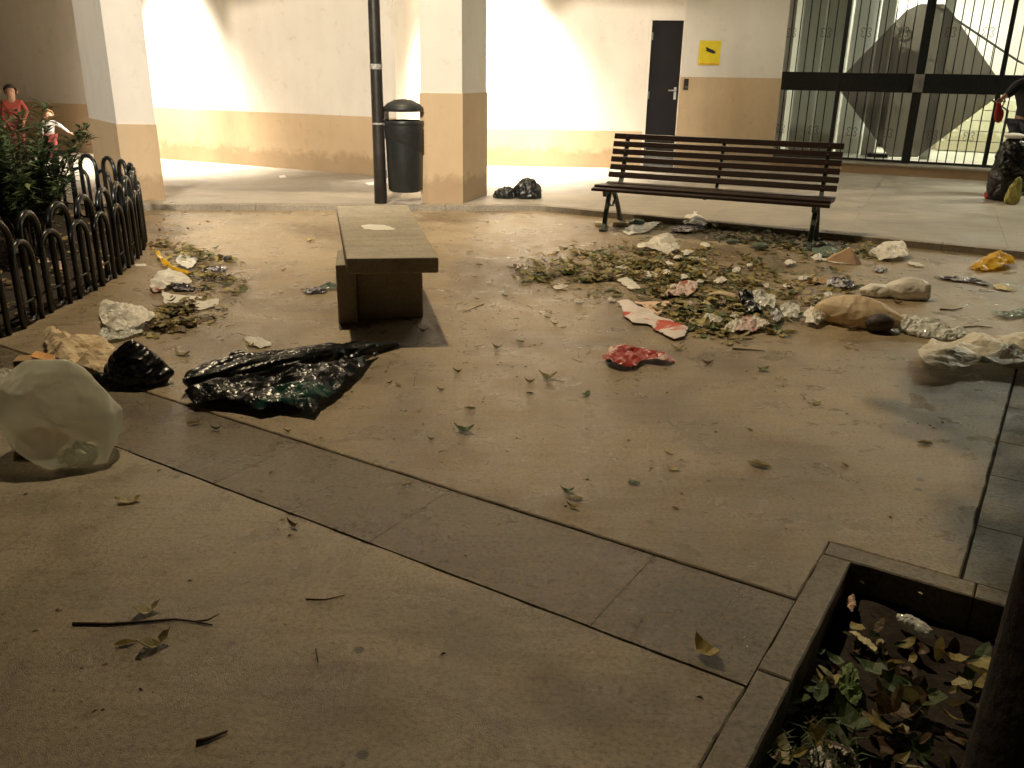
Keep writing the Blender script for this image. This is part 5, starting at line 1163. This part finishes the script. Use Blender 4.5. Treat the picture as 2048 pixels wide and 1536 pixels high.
def figure(loc, rz, Hh, pose, shirt, trous, label, hair=HAIR, hs=1.0):
    """pose: dict of joints as fractions of height"""
    P = {k: Vector(v)*Hh for k, v in pose.items()}
    r = Hh
    o = empty('person', loc, rz); tag(o, label, 'person')
    names = ['pelvis', 'waist', 'chest', 'neck', 'head', 'crown', 'hipL', 'kneeL', 'ankL', 'toeL', 'hipR', 'kneeR', 'ankR', 'toeR', 'shL', 'elL', 'wrL', 'hnL', 'shR', 'elR', 'wrR', 'hnR']
    ix = {k: i for i, k in enumerate(names)}
    E_ = [('pelvis', 'waist'), ('waist', 'chest'), ('chest', 'neck'), ('neck', 'head'), ('head', 'crown')]
    for s_ in 'LR': E_ += [('pelvis', 'hip'+s_), ('hip'+s_, 'knee'+s_), ('knee'+s_, 'ank'+s_), ('ank'+s_, 'toe'+s_), ('chest', 'sh'+s_), ('sh'+s_, 'el'+s_), ('el'+s_, 'wr'+s_), ('wr'+s_, 'hn'+s_)]
    rad = dict(pelvis=.07, waist=.06, chest=.068, neck=.03, head=.052, crown=.038, hip=.05, knee=.031, ank=.022, toe=.018, sh=.034, el=.025, wr=.017, hn=.016)
    rad['head'] *= hs; rad['crown'] *= hs
    def rr(k): return rad[k if k in rad else k[:-1]]*r
    skinned('body', [P[k] for k in names], [(ix[a], ix[b_]) for a, b_ in E_], [rr(k) for k in names], SKIN, o)
    sub_ = ['pelvis', 'waist', 'chest', 'shL', 'elL', 'wrL', 'shR', 'elR', 'wrR']; sx_ = {k: i for i, k in enumerate(sub_)}
    skinned('jacket', [P[k] for k in sub_], [(0, 1), (1, 2), (2, 3), (3, 4), (4, 5), (2, 6), (6, 7), (7, 8)], [rr(k)*1.28 for k in sub_], shirt, o)
    sub_ = ['pelvis', 'hipL', 'kneeL', 'ankL', 'hipR', 'kneeR', 'ankR']
    skinned('trousers', [P[k] for k in sub_], [(0, 1), (1, 2), (2, 3), (0, 4), (4, 5), (5, 6)], [rr(k)*1.25 for k in sub_], trous, o)
    for s_ in 'LR':
        d_ = P['toe'+s_]-P['ank'+s_]; mb = MB(); a = P['ank'+s_]; mb.tube([a-d_*.35-Vector((0, 0, .01*r)), a+Vector((0, 0, -.012*r)), P['toe'+s_], P['toe'+s_]+d_*.25], [.022*r, .032*r, .028*r, .014*r], 10); mb.build('shoe', M['dark'], o, smooth=True)
        # fingers and thumb on each hand
        w_ = P['wr'+s_]; hn = P['hn'+s_]; dd_ = (hn-w_).normalized(); side = dd_.orthogonal().normalized()
        mb = MB()
        for f in range(4):
            b0 = hn+side*(f-1.5)*.009*r; L = (.036, .042, .038, .030)[f]*r; nrm = dd_.cross(side)
            mb.tube([b0, b0+dd_*L*.5, b0+dd_*L*.85+nrm*L*.35], [.0055*r, .005*r, .004*r], 6)
        b0 = w_.lerp(hn, .4)+side*.014*r; mb.tube([b0, b0+side*.016*r+dd_*.012*r, b0+side*.02*r+dd_*.03*r], [.006*r, .0055*r, .0045*r], 6)
        mb.build('fingers', SKIN, o, smooth=True)
    hd = P['head']; up_ = (P['crown']-P['head']).normalized()
    f_ = Vector((0, -1, 0)); 
    if 'face' in pose: f_ = Vector(pose['face']).normalized()
    sd_ = up_.cross(f_).normalized()
    mb = MB()
    for e in (-1, 1):
        c_ = hd+f_*.055*r*hs+sd_*e*.021*r*hs+up_*.01*r*hs
        mb.lathe([(0.0005, -.006*r*hs), (.006*r*hs, 0), (.0005, .006*r*hs)], 8, c_)
    mb.build('eyes', M['ink'], o)
    mb = MB(); mb.tube([hd+f_*.052*r*hs, hd+f_*.066*r*hs-up_*.014*r*hs], [.005*r*hs, .009*r*hs], 6); mb.build('nose', SKIN, o, smooth=True)
    mb = MB(); mb.tube([hd+f_*.054*r*hs-up_*.032*r*hs+sd_*.014*r*hs, hd+f_*.058*r*hs-up_*.034*r*hs, hd+f_*.054*r*hs-up_*.032*r*hs-sd_*.014*r*hs], .0035*r*hs, 5); mb.build('mouth', plastic('lips', (.4, .15, .12), .5), o)
    mb = MB()
    for e in (-1, 1): mb.tube([hd+sd_*e*.055*r*hs-up_*.012*r*hs, hd+sd_*e*.062*r*hs, hd+sd_*e*.057*r*hs+up_*.014*r*hs], .007*r*hs, 6)
    mb.build('ears', SKIN, o, smooth=True)
    hb = blob('hair', hd-f_*.012*r*hs+up_*.018*r*hs, [(0, 0, 0, .062*r*hs, .062*r*hs, .062*r*hs)], hair, cr=.03, freq=30/max(r, .3), seed=3, sub=3, flat=False)
    hb.parent = o
    # clear the face: push hair off the front below the fringe
    for v in hb.data.vertices:
        q = v.co; 
        if q.dot(f_) > .012*r*hs and q.dot(up_) < .022*r*hs: v.co = q-f_*q.dot(f_)*1.1
    return o
stand = dict(pelvis=(0, 0, .50), waist=(0, 0, .60), chest=(0, 0, .72), neck=(0, 0, .83), head=(0, -.01, .90), crown=(0, -.005, .955),
             hipL=(-.055, 0, .47), kneeL=(-.06, -.01, .27), ankL=(-.06, .01, .045), toeL=(-.065, -.07, .02), hipR=(.055, 0, .47), kneeR=(.06, -.01, .27), ankR=(.06, .01, .045), toeR=(.065, -.07, .02),
             shL=(-.11, 0, .79), elL=(-.14, 0, .62), wrL=(-.13, -.04, .49), hnL=(-.13, -.05, .45), shR=(.11, 0, .79), elR=(.16, -.01, .64), wrR=(.13, -.07, .54), hnR=(.12, -.09, .51))
kid = dict(stand); kid.update(neck=(0, 0, .79), head=(0, -.01, .885), crown=(0, -.005, .955), shL=(-.105, 0, .755), shR=(.105, 0, .755), chest=(0, 0, .70))
c1 = at(44, 318, PZ)
coral = simple('coral jacket', (.48, .10, .08), .8, var=.12); whitec = simple('white coat', (.75, .72, .70), .7, var=.08); navy = simple('navy trousers', (.025, .027, .045), .8); pinkt = simple('dark pink trousers', (.30, .07, .07), .8)
figure(c1, R_(20), 1.06, kid, coral, pinkt, 'child in a coral red jacket standing on the porch behind the shrubs', hs=1.4)
st2 = dict(kid); st2.update(head=(.02, -.01, .88), chest=(.01, 0, .72), elR=(.24, -.01, .66), wrR=(.36, -.02, .56), hnR=(.40, -.02, .54))
c2_ = at(110, 322, PZ)
figure(c2_, R_(10), .72, st2, whitec, pinkt, 'small fair haired toddler in white with one arm stretched out sideways', hair=simple('fair hair', (.42, .27, .13), .5, var=.2, scale=50), hs=1.6)
# adult at the right edge, mostly outside the frame, with bags
black = simple('black jacket', (.010, .010, .012), .65, var=.3); 
pp = at(2052, 392, PZ)+Vector((-.10, .14, 0))
ad = dict(stand); ad.update(chest=(-.03, -.02, .72), neck=(-.05, -.04, .81), head=(-.06, -.06, .88), crown=(-.06, -.065, .935), shL=(-.13, -.03, .77), elL=(-.20, -.06, .72-.02), wrL=(-.235, -.07, .685), hnL=(-.26, -.075, .66))
figure(pp, R_(0), 1.68, ad, black, navy, 'adult in black jacket reaching over the tall black bag at the right edge')
tb = empty('bin_bag', at(2012, 402, PZ)+Vector((0, .06, 0))); tag(tb, 'tall full black bin bag standing on the porch at the right edge', 'bin bag')
hullbag('bag_body', (0, 0, 0), ringpts([(.003, .0, .17, .14, 0), (.12, .0, .21, .18, 0), (.40, .0, .20, .17, 0), (.64, .0, .16, .13, 0)])+[(.0, 0, .73), (-.1, 0, .70)], M['blackbag'], cr=.022, freq=8, seed=131, parent=tb)
blob('bag_top', (-.04, -.02, .70), [(0, 0, .03, .12, .09, .035)], M['paper'], cr=.05, freq=10, seed=132, parent=tb, smooth=False, sub=4)
hullbag('carrier_bag', at(1984, 398, PZ), ringpts([(.003, .0, .09, .06, 0), (.06, .0, .10, .07, 0), (.12, .02, .06, .04, 0)])+[(.03, 0, .17)], M['redbag'], 'small red bag on the floor left of the tall black bag', 'plastic bag', cr=.014, freq=11, seed=133)
hullbag('carrier_bag', at(2022, 408, PZ), ringpts([(.003, .0, .08, .05, 0), (.08, .0, .09, .06, 0), (.2, .01, .06, .045, .01)])+[(.05, 0, .33), (-.01, 0, .29), (.07, .02, .26)], M['limebag'], 'yellow green bag leaning on the front of the tall black bag', 'plastic bag', cr=.014, freq=11, seed=134, an=(1.5, 1.5, .6))
hang = pp+Vector((-.262*1.68, -.075*1.68, 1.68*.66))
hb = empty('carrier_bag', hang); tag(hb, 'small red and white bag dangling from the hand at the right edge', 'plastic bag')
blob('bag_body', (0, 0, -.26), [(0, 0, .12, .04, .03, .12), (.03, 0, .08, .05, .03, .09)], M['redprint'], cr=.05, freq=9, seed=135, parent=hb, sub=4, flat=False)
mb = MB(); mb.tube([(-.03, 0, -.06), (-.05, 0, -.01), (0, 0, .01), (.05, 0, -.02), (.04, 0, -.07)], .008, 6); mb.build('handle', M['redbag'], hb)
